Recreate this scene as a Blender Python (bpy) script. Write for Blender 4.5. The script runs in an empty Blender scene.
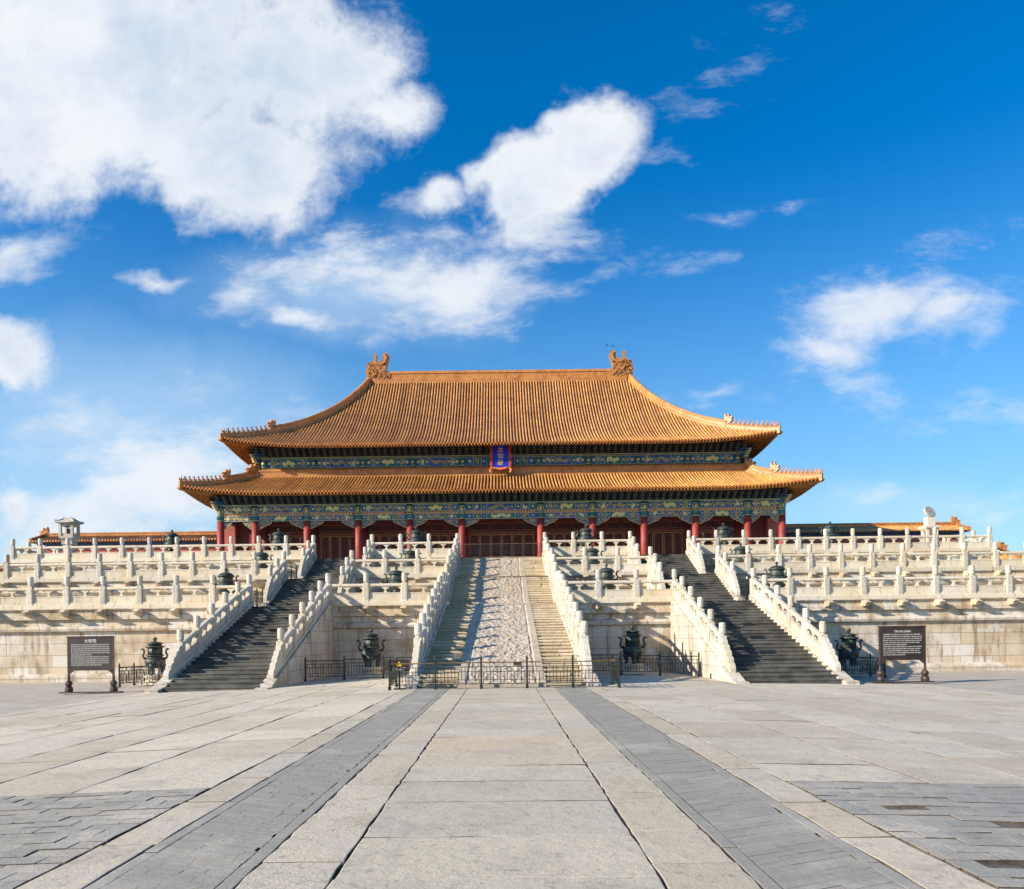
import bpy, math, random
from mathutils import Matrix, Vector, noise
random.seed(7)
R = math.radians
scene = bpy.context.scene
COL = scene.collection

# ------------------------------------------------------------------ camera
FPX, PX, PY, ROLL = 800.0, 503.5, 638.3, 0.0125
cam_d = bpy.data.cameras.new("camera")
cam = bpy.data.objects.new("camera", cam_d); COL.objects.link(cam)
cam_d.sensor_width = 36.0
cam_d.lens = FPX / 1024 * 36.0
cam_d.shift_x = (512 - PX) / 1024
cam_d.shift_y = (PY - 444.5) / 1024
cam_d.clip_start = 0.1; cam_d.clip_end = 5000
cam.location = (0.08, 0, 1.92)
cam.rotation_euler = (Matrix.Rotation(R(90), 3, 'X') @ Matrix.Rotation(-ROLL, 3, 'Z')).to_euler()
scene.camera = cam

# ------------------------------------------------------------------ light
SUN = Vector((-1.0, -0.43, 0.46)).normalized()       # towards the sun
sun_d = bpy.data.lights.new("sun", 'SUN'); sun_d.energy = 5.0; sun_d.angle = R(0.5)
sun_d.color = (1.0, 0.885, 0.735)
sun = bpy.data.objects.new("sun", sun_d); COL.objects.link(sun)
sun.location = (-60, -30, 60)
sun.rotation_euler = SUN.to_track_quat('Z', 'Y').to_euler()
scene.view_settings.view_transform = 'Standard'
scene.view_settings.look = 'None'
scene.view_settings.exposure = 0.75
scene.view_settings.gamma = 1.0
scene.view_settings.use_curve_mapping = False
scene.cycles.max_bounces = 6

world = bpy.data.worlds.new("World"); scene.world = world; world.use_nodes = True

class NT:
    """small helper to write node trees"""
    def __init__(s, tree):
        s.t = tree
    def n(s, kind, **kw):
        nd = s.t.nodes.new(kind)
        for k, v in kw.items(): setattr(nd, k, v)
        return nd
    def link(s, a, b): s.t.links.new(a, b)
    def setin(s, nd, idx, v):
        if hasattr(v, 'is_linked') or isinstance(v, bpy.types.NodeSocket): s.link(v, nd.inputs[idx])
        else: nd.inputs[idx].default_value = v
    def math(s, op, a, b=0.0, c=0.0, clamp=False):
        nd = s.n('ShaderNodeMath', operation=op, use_clamp=clamp)
        for i, v in enumerate((a, b, c)): s.setin(nd, i, v)
        return nd.outputs[0]
    def vmath(s, op, a, b=(0, 0, 0)):
        nd = s.n('ShaderNodeVectorMath', operation=op)
        s.setin(nd, 0, a); s.setin(nd, 1, b)
        return nd.outputs['Value'] if op in ('LENGTH', 'DOT_PRODUCT') else nd.outputs[0]
    def noise(s, vec, scale, detail=4, rough=0.55, dist=0.0, col=False):
        nd = s.n('ShaderNodeTexNoise')
        if vec is not None: s.link(vec, nd.inputs['Vector'])
        nd.inputs['Scale'].default_value = scale; nd.inputs['Detail'].default_value = detail
        nd.inputs['Roughness'].default_value = rough; nd.inputs['Distortion'].default_value = dist
        return nd.outputs['Color' if col else 'Fac']
    def ramp(s, f, stops, interp='LINEAR'):
        nd = s.n('ShaderNodeValToRGB'); s.link(f, nd.inputs[0])
        cr = nd.color_ramp; cr.interpolation = interp
        while len(cr.elements) < len(stops): cr.elements.new(0.5)
        for e, (p, c) in zip(cr.elements, stops):
            e.position = p; e.color = (c, c, c, 1) if not isinstance(c, (tuple, list)) else (*c[:3], 1)
        return nd.outputs[0]
    def mix(s, f, a, b, mode='MIX'):
        nd = s.n('ShaderNodeMix', data_type='RGBA', blend_type=mode)
        s.setin(nd, 0, f)
        for i, v in ((6, a), (7, b)):
            if isinstance(v, (tuple, list)): nd.inputs[i].default_value = (*v[:3], 1)
            else: s.link(v, nd.inputs[i])
        return nd.outputs[2]
    def smooth(s, v, a, b):
        nd = s.n('ShaderNodeMapRange', interpolation_type='SMOOTHSTEP')
        s.setin(nd, 0, v); nd.inputs[1].default_value = a; nd.inputs[2].default_value = b
        return nd.outputs[0]

def make_world():
    t = world.node_tree; t.nodes.clear(); N = NT(t)
    out = N.n('ShaderNodeOutputWorld'); bg = N.n('ShaderNodeBackground'); bg.inputs[1].default_value = 0.085
    N.link(bg.outputs[0], out.inputs[0])
    sky = N.n('ShaderNodeTexSky', sky_type='NISHITA')
    sky.sun_disc = False
    sky.sun_elevation = math.asin(SUN.z)
    sky.sun_rotation = math.atan2(SUN.x, SUN.y)
    sky.altitude = 0; sky.air_density = 1.0; sky.dust_density = 0.6; sky.ozone_density = 4.0
    hs = N.n('ShaderNodeHueSaturation'); hs.inputs['Saturation'].default_value = 1.36
    hs.inputs['Hue'].default_value = 0.502; hs.inputs['Value'].default_value = 1.38
    N.link(sky.outputs[0], hs.inputs['Color'])
    skyc = hs.outputs[0]
    g = N.n('ShaderNodeTexCoord').outputs['Generated']
    sx = N.n('ShaderNodeSeparateXYZ'); N.link(g, sx.inputs[0])
    yy = N.math('MAXIMUM', sx.outputs[1], 0.05)
    cb = N.n('ShaderNodeCombineXYZ')
    N.link(N.math('DIVIDE', sx.outputs[0], yy), cb.inputs[0]); N.link(N.math('DIVIDE', sx.outputs[2], yy), cb.inputs[1])
    uv = cb.outputs[0]
    skyc = N.mix(N.math('MULTIPLY', N.smooth(sx.outputs[2], 0.50, 0.0), 0.60), skyc, (2.7, 4.8, 6.5))
    w1 = N.vmath('SUBTRACT', N.noise(uv, 4.0, 5, 0.6, col=True), (0.5, 0.5, 0.5))
    sc = N.n('ShaderNodeVectorMath', operation='SCALE'); N.link(w1, sc.inputs[0]); sc.inputs['Scale'].default_value = 0.16
    uvw = N.vmath('ADD', uv, sc.outputs[0])
    def ell(items, vec):
        acc = None
        for (px, py, rx, ry, rot, w) in items:
            u, v = (px - PX) / FPX, (PY - py) / FPX
            mp = N.n('ShaderNodeMapping', vector_type='TEXTURE')
            N.link(vec, mp.inputs[0])
            mp.inputs['Location'].default_value = (u, v, 0); mp.inputs['Rotation'].default_value = (0, 0, R(rot))
            mp.inputs['Scale'].default_value = (rx / FPX, ry / FPX, 1)
            m = N.math('MULTIPLY_ADD', N.vmath('LENGTH', mp.outputs[0]), -w, w)
            acc = m if acc is None else N.math('MAXIMUM', acc, m)
        return acc
    thick = [(80, 50, 240, 150, 0, 1.5), (310, 60, 115, 105, 0, 1.2), (240, 155, 165, 75, 0, 1.2), (80, 130, 130, 85, 0, 0.9),
             (405, 112, 50, 46, 0, 0.8), (375, 45, 55, 50, 0, .75), (590, 140, 72, 46, 30, 1.5), (535, 185, 85, 52, 38, 1.4), (435, 210, 40, 22, 10, 0.8),
             (20, 360, 48, 44, 0, 1.0), 
             (5, 497, 26, 18, 0, 0.7), (460, 283, 80, 26, -4, 0.6)]
    soft = [(885, 305, 110, 48, 8, 1.15), (830, 350, 72, 26, 5, 0.8), (960, 322, 62, 38, 10, 0.9), (450, 283, 125, 44, -4, 1.0), (340, 262, 120, 26, 4, .6),
            (240, 302, 40, 24, 0, 0.8), (285, 315, 50, 14, -8, .6), (155, 275, 36, 13, 0, 0.8), (160, 482, 125, 55, 8, 1.5), (90, 515, 110, 50, 0, 1.3), (30, 240, 60, 32, 10, 0.9), (540, 235, 60, 30, 30, .7), (430, 208, 45, 24, 10, .8)]
    haze = [(130, 450, 330, 150, 0, 1.0), (350, 290, 240, 80, 0, .9), (60, 540, 300, 80, 0, 1.0), (900, 520, 260, 60, 0, .7)]
    wisp = [(330, 262, 130, 30, 0, 0.55), (400, 325, 120, 18, 0, 0.5), (290, 318, 45, 14, -10, 0.6), (740, 65, 55, 16, 35, 0.12), (812, 200, 36, 11, 10, 0.4),
            (700, 264, 60, 14, -5, 0.4), (605, 270, 38, 12, 15, 0.5), (850, 380, 90, 20, -5, 0.55), (885, 495, 60, 14, 0, 0.7),
            (990, 504, 50, 16, 0, 0.6), (710, 404, 50, 14, 0, 0.55), (90, 430, 120, 40, 0, 0.55), (220, 420, 60, 25, -30, 0.5), (10, 430, 40, 20, 0, 0.5),
            (200, 470, 170, 70, 0, 0.5), (60, 540, 140, 50, 0, 0.6), (650, 140, 30, 22, 20, 0.2), (560, 250, 60, 22, 0, 0.5), (960, 250, 70, 16, 20, .25),
            (1000, 420, 120, 30, 0, 0.35), (730, 210, 30, 8, 0, .3)]
    w2 = N.n('ShaderNodeVectorMath', operation='SCALE'); N.link(N.vmath('SUBTRACT', N.noise(uv, 14.0, 3, 0.5, col=True), (0.5, 0.5, 0.5)), w2.inputs[0]); w2.inputs['Scale'].default_value = 0.03
    uv2 = N.vmath('ADD', uv, w2.outputs[0])
    f1 = N.noise(uv2, 8.0, 10, 0.62)
    st = N.n('ShaderNodeMapping'); N.link(uv2, st.inputs[0]); st.inputs['Rotation'].default_value = (0, 0, R(-14)); st.inputs['Scale'].default_value = (0.6, 1.5, 1)
    f2 = N.noise(st.outputs[0], 15.0, 9, 0.66)
    d1 = N.math('ADD', ell(thick, uvw), N.math('MULTIPLY_ADD', f1, 2.2, -1.12))
    m1 = N.smooth(d1, -0.10, 0.62)
    dS = N.math('ADD', ell(soft, uvw), N.math('MULTIPLY_ADD', f2, 1.9, -0.95))
    mS = N.math('MULTIPLY', N.smooth(dS, -0.12, 1.0), 0.85)
    d2 = N.math('ADD', ell(wisp, uvw), N.math('MULTIPLY_ADD', f2, 2.4, -1.3))
    m2 = N.math('MULTIPLY', N.smooth(d2, -0.15, 0.95), 0.6)
    hz = N.math('ADD', ell(haze, uvw), N.math('MULTIPLY_ADD', N.noise(uvw, 5.0, 6, 0.6), 0.5, -0.25))
    m3 = N.math('MULTIPLY', N.smooth(hz, 0.0, 0.9), 0.5)
    # screen the layers together
    m = 1.0
    inv = None
    skyc = N.mix(m3, skyc, (4.3, 5.7, 7.0))
    for q in (m1, mS, m2):
        k = N.math('SUBTRACT', 1.0, q); inv = k if inv is None else N.math('MULTIPLY', inv, k)
    m = N.math('SUBTRACT', 1.0, inv)
    m = N.math('MULTIPLY', m, N.smooth(sx.outputs[1], 0.05, 0.3))
    # cloud body: bright billows and lavender grey thicker parts
    bl = N.noise(uv2, 3.6, 8, 0.6)
    sh = N.math('MULTIPLY', N.smooth(bl, 0.38, 0.64), N.smooth(d1, 0.15, 0.9))
    sh2 = N.math('MULTIPLY', N.smooth(N.noise(uv2, 11.0, 7, 0.6), 0.45, 0.68), 0.35)
    cc = N.mix(N.math('MAXIMUM', sh, sh2), (6.25, 6.5, 6.8), (4.1, 4.85, 5.9))
    N.link(N.mix(m, skyc, cc), bg.inputs[0])
make_world()

# ------------------------------------------------------------------ mesh helper
class MB:
    def __init__(s): s.v, s.f, s.m = [], [], []
    def add(s, vs, fs, mi=0, M=None):
        b = len(s.v)
        s.v += [tuple(M @ Vector(p)) for p in vs] if M is not None else [tuple(p) for p in vs]
        s.f += [tuple(b + i for i in f) for f in fs]; s.m += [mi] * len(fs)
    def box(s, x0, x1, y0, y1, z0, z1, mi=0, M=None, c=0.0):
        """box, optionally with the vertical edges and top chamfered by c"""
        if c <= 0:
            vs = [(x0, y0, z0), (x1, y0, z0), (x1, y1, z0), (x0, y1, z0), (x0, y0, z1), (x1, y0, z1), (x1, y1, z1), (x0, y1, z1)]
            s.add(vs, [(3, 2, 1, 0), (4, 5, 6, 7), (0, 1, 5, 4), (1, 2, 6, 5), (2, 3, 7, 6), (3, 0, 4, 7)], mi, M); return
        def ring(i, z):
            a, b_, e, d = x0 + i, x1 - i, y0 + i, y1 - i
            return [(a + c, e, z), (b_ - c, e, z), (b_, e + c, z), (b_, d - c, z), (b_ - c, d, z), (a + c, d, z), (a, d - c, z), (a, e + c, z)]
        vs = ring(0, z0) + ring(0, z1 - c) + ring(c * .7, z1)
        fs = [tuple(range(7, -1, -1)), tuple(range(16, 24))]
        for k in (0, 8):
            for i in range(8): j = (i + 1) % 8; fs.append((k + i, k + j, k + 8 + j, k + 8 + i))
        s.add(vs, fs, mi, M)
    def prism(s, pts, d0, d1, axis='y', mi=0, M=None):
        """polygon (a,b) extruded along axis from d0 to d1"""
        n = len(pts)
        if axis == 'y': P = lambda a, b, d: (a, d, b)
        elif axis == 'x': P = lambda a, b, d: (d, a, b)
        else: P = lambda a, b, d: (a, b, d)
        vs = [P(a, b, d0) for a, b in pts] + [P(a, b, d1) for a, b in pts]
        fs = [tuple(range(n)), tuple(range(2 * n - 1, n - 1, -1))]
        for i in range(n): j = (i + 1) % n; fs.append((j, i, n + i, n + j))
        s.add(vs, fs, mi, M)
    def lathe(s, prof, n=16, mi=0, M=None, cap=True):
        vs, fs = [], []
        for r, z in prof:
            for i in range(n): a = 2 * math.pi * i / n; vs.append((r * math.cos(a), r * math.sin(a), z))
        for k in range(len(prof) - 1):
            for i in range(n): j = (i + 1) % n; fs.append((k * n + i, k * n + j, (k + 1) * n + j, (k + 1) * n + i))
        if cap:
            fs.append(tuple(range(n - 1, -1, -1))); fs.append(tuple((len(prof) - 1) * n + i for i in range(n)))
        s.add(vs, fs, mi, M)
    def tube(s, pts, rad, n=6, mi=0, M=None):
        pts = [Vector(p) for p in pts]; vs, fs = [], []
        rads = rad if isinstance(rad, (list, tuple)) else [rad] * len(pts)
        for k, p in enumerate(pts):
            t = (pts[min(k + 1, len(pts) - 1)] - pts[max(k - 1, 0)]).normalized()
            a = t.orthogonal().normalized() if abs(t.y) > .99 else t.cross(Vector((0, 1, 0))).normalized()
            b = t.cross(a)
            for i in range(n):
                an = 2 * math.pi * i / n
                vs.append(p + (a * math.cos(an) + b * math.sin(an)) * rads[k])
        for k in range(len(pts) - 1):
            for i in range(n): j = (i + 1) % n; fs.append((k * n + i, k * n + j, (k + 1) * n + j, (k + 1) * n + i))
        fs.append(tuple(range(n - 1, -1, -1))); fs.append(tuple((len(pts) - 1) * n + i for i in range(n)))
        s.add(vs, fs, mi, M)
    def grid(s, rows, mi=0, M=None):
        """rows: list of equally long point lists"""
        w = len(rows[0]); vs = [p for r in rows for p in r]; fs = []
        for i in range(len(rows) - 1):
            for j in range(w - 1): fs.append((i * w + j, i * w + j + 1, (i + 1) * w + j + 1, (i + 1) * w + j))
        s.add(vs, fs, mi, M)
    def mesh(s, name, mats, smooth=False):
        me = bpy.data.meshes.new(name)
        me.from_pydata(s.v, [], s.f)
        mats = mats if isinstance(mats, (list, tuple)) else [mats]
        for m in mats: me.materials.append(m)
        if len(mats) > 1: me.polygons.foreach_set('material_index', s.m)
        if smooth: me.polygons.foreach_set('use_smooth', [True] * len(me.polygons))
        me.update()
        return me
    def build(s, name, mats, parent=None, loc=(0, 0, 0), smooth=False):
        return put(s.mesh(name, mats, smooth), name, parent, loc)
def put(me, name, parent=None, loc=(0, 0, 0), rz=0.0):
    o = bpy.data.objects.new(name, me); COL.objects.link(o)
    o.location = loc; o.rotation_euler = (0, 0, rz)
    if parent is not None: o.parent = parent
    return o
def thing(name, label, cat, loc=(0, 0, 0), rz=0.0, group=None):
    o = bpy.data.objects.new(name, None); COL.objects.link(o)
    o.empty_display_size = 0.3
    o.location = loc; o.rotation_euler = (0, 0, rz)
    return tag(o, label, cat, group)
def tag(o, label, cat, group=None):
    o['label'] = label; o['category'] = cat
    if group: o['group'] = group
    return o
def setting(o): o['kind'] = 'structure'; return o
def copy_tree(o, parent=None):
    c = o.copy(); COL.objects.link(c); c.parent = parent
    for ch in list(o.children): copy_tree(ch, c)
    return c
def Tr(x=0, y=0, z=0): return Matrix.Translation((x, y, z))
def Rx(a): return Matrix.Rotation(a, 4, 'X')
def Ry(a): return Matrix.Rotation(a, 4, 'Y')
def Rz(a): return Matrix.Rotation(a, 4, 'Z')
def S3(x, y, z): return Matrix.Diagonal((x, y, z, 1))

# ------------------------------------------------------------------ materials
def mat(name):
    m = bpy.data.materials.new(name); m.use_nodes = True
    t = m.node_tree; N = NT(t); b = t.nodes['Principled BSDF']
    return m, N, b
def bump(N, b, h, strength=0.5, dist=0.02):
    nd = N.n('ShaderNodeBump'); nd.inputs['Strength'].default_value = strength; nd.inputs['Distance'].default_value = dist
    N.link(h, nd.inputs['Height']); N.link(nd.outputs[0], b.inputs['Normal'])
def geo_pos(N): return N.n('ShaderNodeNewGeometry').outputs['Position']
def scaled(N, v, s, rot=(0, 0, 0)):
    mp = N.n('ShaderNodeMapping'); N.link(v, mp.inputs[0]); mp.inputs['Scale'].default_value = s; mp.inputs['Rotation'].default_value = rot
    return mp.outputs[0]
def simple(name, col, rough=0.6, metal=0.0, var=0.15, nscale=3.0, bstr=0.0, bscale=20, spec=None, rnd=0.0):
    m, N, b = mat(name)
    p = geo_pos(N)
    f = N.noise(p, nscale, 5, 0.6)
    c2 = tuple(max(0, c * (1 - 2 * var)) for c in col); c1 = tuple(min(1, c * (1 + var)) for c in col)
    c = N.mix(N.smooth(f, 0.3, 0.7), c2, c1)
    if rnd:
        oi = N.n('ShaderNodeObjectInfo').outputs['Random']
        c = N.mix(1.0, c, N.ramp(oi, [(0, 1 - rnd), (1, 1.0)]), 'MULTIPLY')
    N.link(c, b.inputs['Base Color'])
    b.inputs['Roughness'].default_value = rough; b.inputs['Metallic'].default_value = metal
    if spec is not None: b.inputs['Specular IOR Level'].default_value = spec
    if bstr: bump(N, b, N.noise(p, bscale, 5, 0.6), bstr, 0.02)
    return m

def marble(name, col, dirt, amount=0.55, rnd=0.16, bs=0.35, carve=None):
    """weathered white marble: mottling, vertical drip stains, pits"""
    m, N, b = mat(name); p = geo_pos(N)
    big = N.noise(p, 0.55, 5, 0.6); med = N.noise(p, 4.0, 6, 0.65)
    streak = N.noise(scaled(N, p, (3.4, 3.4, 0.35)), 1.6, 6, 0.65)
    c = N.mix(N.smooth(big, 0.35, 0.68), col, tuple(x * y for x, y in zip(col, (0.97, 0.9, 0.78))))
    c = N.mix(N.math('MULTIPLY', N.smooth(med, 0.5, 0.78), amount * 0.6), c, dirt)
    c = N.mix(N.math('MULTIPLY', N.smooth(streak, 0.52, 0.74), amount), c, dirt)
    oi = N.n('ShaderNodeObjectInfo').outputs['Random']
    c = N.mix(1.0, c, N.ramp(oi, [(0, (1 - rnd,) * 3), (0.5, (1 - rnd * .4, 1 - rnd * .5, 1 - rnd * .7)), (1, 1.0)]), 'MULTIPLY')
    N.link(c, b.inputs['Base Color']); b.inputs['Roughness'].default_value = 0.72
    h = N.noise(p, 26, 6, 0.7)
    if carve:
        h = N.math('ADD', h, N.math('MULTIPLY', N.noise(p, carve, 3, 0.5, 1.5), 2.0))
    bump(N, b, h, bs, 0.03)
    return m

def block_wall(name, row=0.64, width=1.75, c1=(0.62, 0.585, 0.51), c2=(0.52, 0.40, 0.25), grout=(0.15, 0.10, 0.06)):
    m, N, b = mat(name); p = geo_pos(N)
    s = N.n('ShaderNodeSeparateXYZ'); N.link(p, s.inputs[0])
    cb = N.n('ShaderNodeCombineXYZ'); N.link(N.math('ADD', s.outputs[0], s.outputs[1]), cb.inputs[0])
    wob = N.math('MULTIPLY_ADD', N.noise(p, 3.0, 3, 0.6), 0.05, -0.025)
    N.link(N.math('ADD', s.outputs[2], wob), cb.inputs[1])
    br = N.n('ShaderNodeTexBrick'); N.link(cb.outputs[0], br.inputs['Vector'])
    br.offset = 0.43; br.squash = 1.0
    br.inputs['Scale'].default_value = 1.0; br.inputs['Brick Width'].default_value = width; br.inputs['Row Height'].default_value = row
    br.inputs['Mortar Size'].default_value = 0.012; br.inputs['Mortar Smooth'].default_value = 0.35; br.inputs['Bias'].default_value = -0.1
    br.inputs['Color1'].default_value = (0, 0, 0, 1); br.inputs['Color2'].default_value = (1, 1, 1, 1); br.inputs['Mortar'].default_value = (0.5, 0.5, 0.5, 1)
    rr = N.n('ShaderNodeSeparateColor'); N.link(br.outputs[0], rr.inputs[0])
    c = N.mix(rr.outputs[0], c1, c2)
    big = N.noise(p, 0.8, 6, 0.65)
    c = N.mix(N.smooth(big, 0.42, 0.7), c, tuple(x * 0.72 for x in c2))
    streak = N.noise(scaled(N, p, (2.2, 2.2, 0.22)), 1.5, 7, 0.68)
    c = N.mix(N.math('MULTIPLY', N.smooth(streak, 0.50, 0.68), 0.85), c, (0.24, 0.155, 0.08))
    s2 = N.noise(scaled(N, p, (1.1, 1.1, 0.25)), 1.1, 6, 0.6)
    c = N.mix(N.math('MULTIPLY', N.smooth(s2, 0.60, 0.72), 0.7), c, (0.12, 0.11, 0.10))
    pale = N.noise(p, 2.6, 6, 0.7)
    c = N.mix(N.math('MULTIPLY', N.smooth(pale, 0.55, 0.7), 0.5), c, (0.66, 0.64, 0.58))
    c = N.mix(N.math('MULTIPLY', br.outputs['Fac'], 0.85), c, grout)
    N.link(c, b.inputs['Base Color']); b.inputs['Roughness'].default_value = 0.8
    h = N.math('SUBTRACT', N.noise(p, 14, 6, 0.7), N.math('MULTIPLY', br.outputs['Fac'], 1.5))
    bump(N, b, h, 0.5, 0.03)
    return m

def paving(name, cols, dirt, rough=0.75, fine=30, bs=0.5, dirt_amt=0.62):
    """colour per slab (random per island) + wear"""
    m, N, b = mat(name); p = geo_pos(N)
    ri = N.n('ShaderNodeNewGeometry').outputs['Random Per Island']
    c = N.ramp(ri, [(i / max(1, len(cols) - 1), (k[0] * 1.02, k[1], k[2] * .92)) for i, k in enumerate(cols)], 'LINEAR')
    n1 = N.noise(p, 1.3, 7, 0.68); n2 = N.noise(p, 9.0, 6, 0.7)
    c = N.mix(N.math('MULTIPLY', N.smooth(n1, 0.45, 0.75), dirt_amt), c, dirt)
    c = N.mix(N.math('MULTIPLY', N.smooth(n2, 0.54, 0.68), dirt_amt), c, tuple(x * .62 for x in dirt))
    n5 = N.noise(p, 0.45, 6, 0.7)
    c = N.mix(N.math('MULTIPLY', N.smooth(n5, 0.5, 0.66), 0.4), c, tuple(min(1, x * 1.9) for x in dirt))
    n4 = N.noise(p, 3.2, 8, 0.75, 1.2)
    crack = N.math('ABSOLUTE', N.math('SUBTRACT', n4, 0.5))
    c = N.mix(N.math('MULTIPLY', N.math('SUBTRACT', 1.0, N.smooth(crack, 0.0, 0.012)), N.math('MULTIPLY', N.smooth(n1, 0.5, 0.62), 0.45)), c, tuple(x * .45 for x in dirt))
    pit = N.smooth(N.noise(p, 16, 3, 0.6, 0.8), 0.66, 0.72)
    c = N.mix(N.math('MULTIPLY', pit, 0.55), c, tuple(x * .35 for x in dirt))
    n3 = N.noise(p, 60, 4, 0.7)
    c = N.mix(N.math('MULTIPLY', N.smooth(n3, 0.40, 0.68), 0.32), c, tuple(x * .55 for x in dirt))
    N.link(c, b.inputs['Base Color']); b.inputs['Roughness'].default_value = rough
    h = N.math('ADD', N.math('MULTIPLY', N.noise(p, 5, 6, 0.65), 1.8), N.math('MULTIPLY', N.noise(p, fine, 5, 0.75), 0.7))
    h = N.math('SUBTRACT', h, N.math('MULTIPLY', pit, 0.7))
    bump(N, b, h, bs, 0.02)
    return m

M = {}
M['marble'] = marble('weathered_marble', (0.68, 0.62, 0.50), (0.33, 0.25, 0.16), 0.75, 0.2)
M['marble_clean'] = marble('stair_marble', (0.61, 0.57, 0.49), (0.30, 0.26, 0.19), 0.7, 0.16)
M['marble_carved'] = marble('carved_marble', (0.66, 0.625, 0.55), (0.27, 0.23, 0.18), 0.7, 0.22, 0.9, 9)
M['spout'] = marble('spout_marble', (0.66, 0.58, 0.46), (0.30, 0.20, 0.11), 0.7, 0.35, 0.8, 9)
M['wall'] = block_wall('marble_block_wall')
M['wall_light'] = block_wall('pale_block_wall', 0.6, 1.5, (0.62, 0.57, 0.48), (0.56, 0.49, 0.37))
M['slab_white'] = paving('pale_slabs', [(0.56, 0.50, 0.40), (0.66, 0.60, 0.49), (0.58, 0.53, 0.44), (0.52, 0.455, 0.35), (0.63, 0.58, 0.485)], (0.40, 0.34, 0.26))
M['slab_centre'] = paving('imperial_slabs', [(0.52, 0.475, 0.385), (0.61, 0.55, 0.445), (0.51, 0.475, 0.40), (0.58, 0.485, 0.355), (0.50, 0.465, 0.405)], (0.37, 0.325, 0.255), dirt_amt=0.6)
M['slab_edge'] = paving('edge_slabs', [(0.56, 0.50, 0.40), (0.50, 0.445, 0.355), (0.58, 0.525, 0.43), (0.53, 0.49, 0.415)], (0.38, 0.31, 0.22))
M['brick_grey'] = paving('grey_bricks', [(0.31, 0.30, 0.275), (0.38, 0.365, 0.33), (0.33, 0.32, 0.295), (0.43, 0.40, 0.345), (0.28, 0.27, 0.25)], (0.40, 0.36, 0.29), 0.7, 40, 0.6, 0.4)
M['brick_path'] = paving('worn_brick_path', [(0.28, 0.273, 0.25), (0.33, 0.32, 0.288), (0.30, 0.29, 0.265), (0.35, 0.335, 0.295)], (0.36, 0.325, 0.26), 0.7, 40, 0.35, 0.45)
M['joint'] = simple('joint_dirt', (0.12, 0.095, 0.07), 0.95, var=0.3, nscale=6)
M['timber'] = simple('stair_boards', (0.105, 0.10, 0.083), 0.65, var=0.3, nscale=1.2, bstr=0.2, rnd=0.0)
M['step_stone'] = marble('step_stone', (0.60, 0.50, 0.34), (0.30, 0.22, 0.13), 0.8, 0.0, 0.6)
M['step_blocks'] = paving('old_step_stones', [(0.50, 0.42, 0.29), (0.60, 0.53, 0.40), (0.44, 0.36, 0.25), (0.63, 0.57, 0.46), (0.53, 0.44, 0.29)], (0.34, 0.26, 0.16), 0.8, 30, 0.6, 0.6)
M['iron'] = simple('dark_iron', (0.035, 0.04, 0.04), 0.45, 0.6, 0.2)
M['bronze_rail'] = simple('bronze_green_rail', (0.035, 0.042, 0.033), 0.45, 0.5, 0.2)
M['brass'] = simple('worn_brass', (0.30, 0.19, 0.075), 0.5, 0.6, 0.2)
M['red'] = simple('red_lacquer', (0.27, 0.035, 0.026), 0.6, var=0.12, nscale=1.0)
M['red_shaded'] = simple('shaded_red_paint', (0.12, 0.014, 0.012), 0.65, var=0.2)  # red darkened so the porch shade is carried in its colour
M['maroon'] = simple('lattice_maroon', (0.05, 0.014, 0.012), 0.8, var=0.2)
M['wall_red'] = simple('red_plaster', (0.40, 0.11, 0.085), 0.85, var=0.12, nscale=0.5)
M['gold'] = simple('gilding', (0.62, 0.53, 0.22), 0.5, 0.1, 0.15, nscale=8)
M['blue'] = simple('blue_paint', (0.02, 0.075, 0.30), 0.5, var=0.3, nscale=5)
M['green'] = simple('green_paint', (0.01, 0.125, 0.125), 0.5, var=0.3, nscale=5)
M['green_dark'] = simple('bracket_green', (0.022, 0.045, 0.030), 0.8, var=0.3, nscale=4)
M['gold_soft'] = simple('gold_line', (0.55, 0.45, 0.20), 0.5, 0.1, 0.15)
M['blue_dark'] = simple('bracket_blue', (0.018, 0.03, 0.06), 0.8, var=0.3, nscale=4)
M['gold_dim'] = simple('dull_gilding', (0.34, 0.27, 0.11), 0.7, 0.0, 0.2)
M['soffit'] = simple('eave_boards', (0.36, 0.15, 0.035), 0.7, var=0.3, nscale=4)
M['blue_grey'] = simple('faded_blue_gold', (0.13, 0.14, 0.17), 0.7, 0.0, 0.35, nscale=7)
M['frame_orange'] = simple('gilt_orange_frame', (0.60, 0.22, 0.07), 0.5, 0.0, 0.25, nscale=6)
M['plaque_blue'] = simple('plaque_blue', (0.01, 0.025, 0.42), 0.4, var=0.1)
M['plaque_red'] = simple('plaque_frame_red', (0.42, 0.05, 0.02), 0.4, 0.0, 0.2, nscale=6)
M['sign'] = simple('sign_brown', (0.032, 0.022, 0.017), 0.5, 0.0, 0.2)
M['sign_post'] = simple('sign_timber', (0.06, 0.035, 0.025), 0.5, 0.0, 0.25)
M['white_text'] = simple('white_lettering', (0.5, 0.5, 0.47), 0.6, var=0.05)
M['yellow'] = simple('warning_yellow', (0.85, 0.52, 0.02), 0.5, var=0.02)
M['stone_grey'] = marble('grey_stone', (0.46, 0.44, 0.40), (0.2, 0.18, 0.15), 0.6, 0.1)

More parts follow.
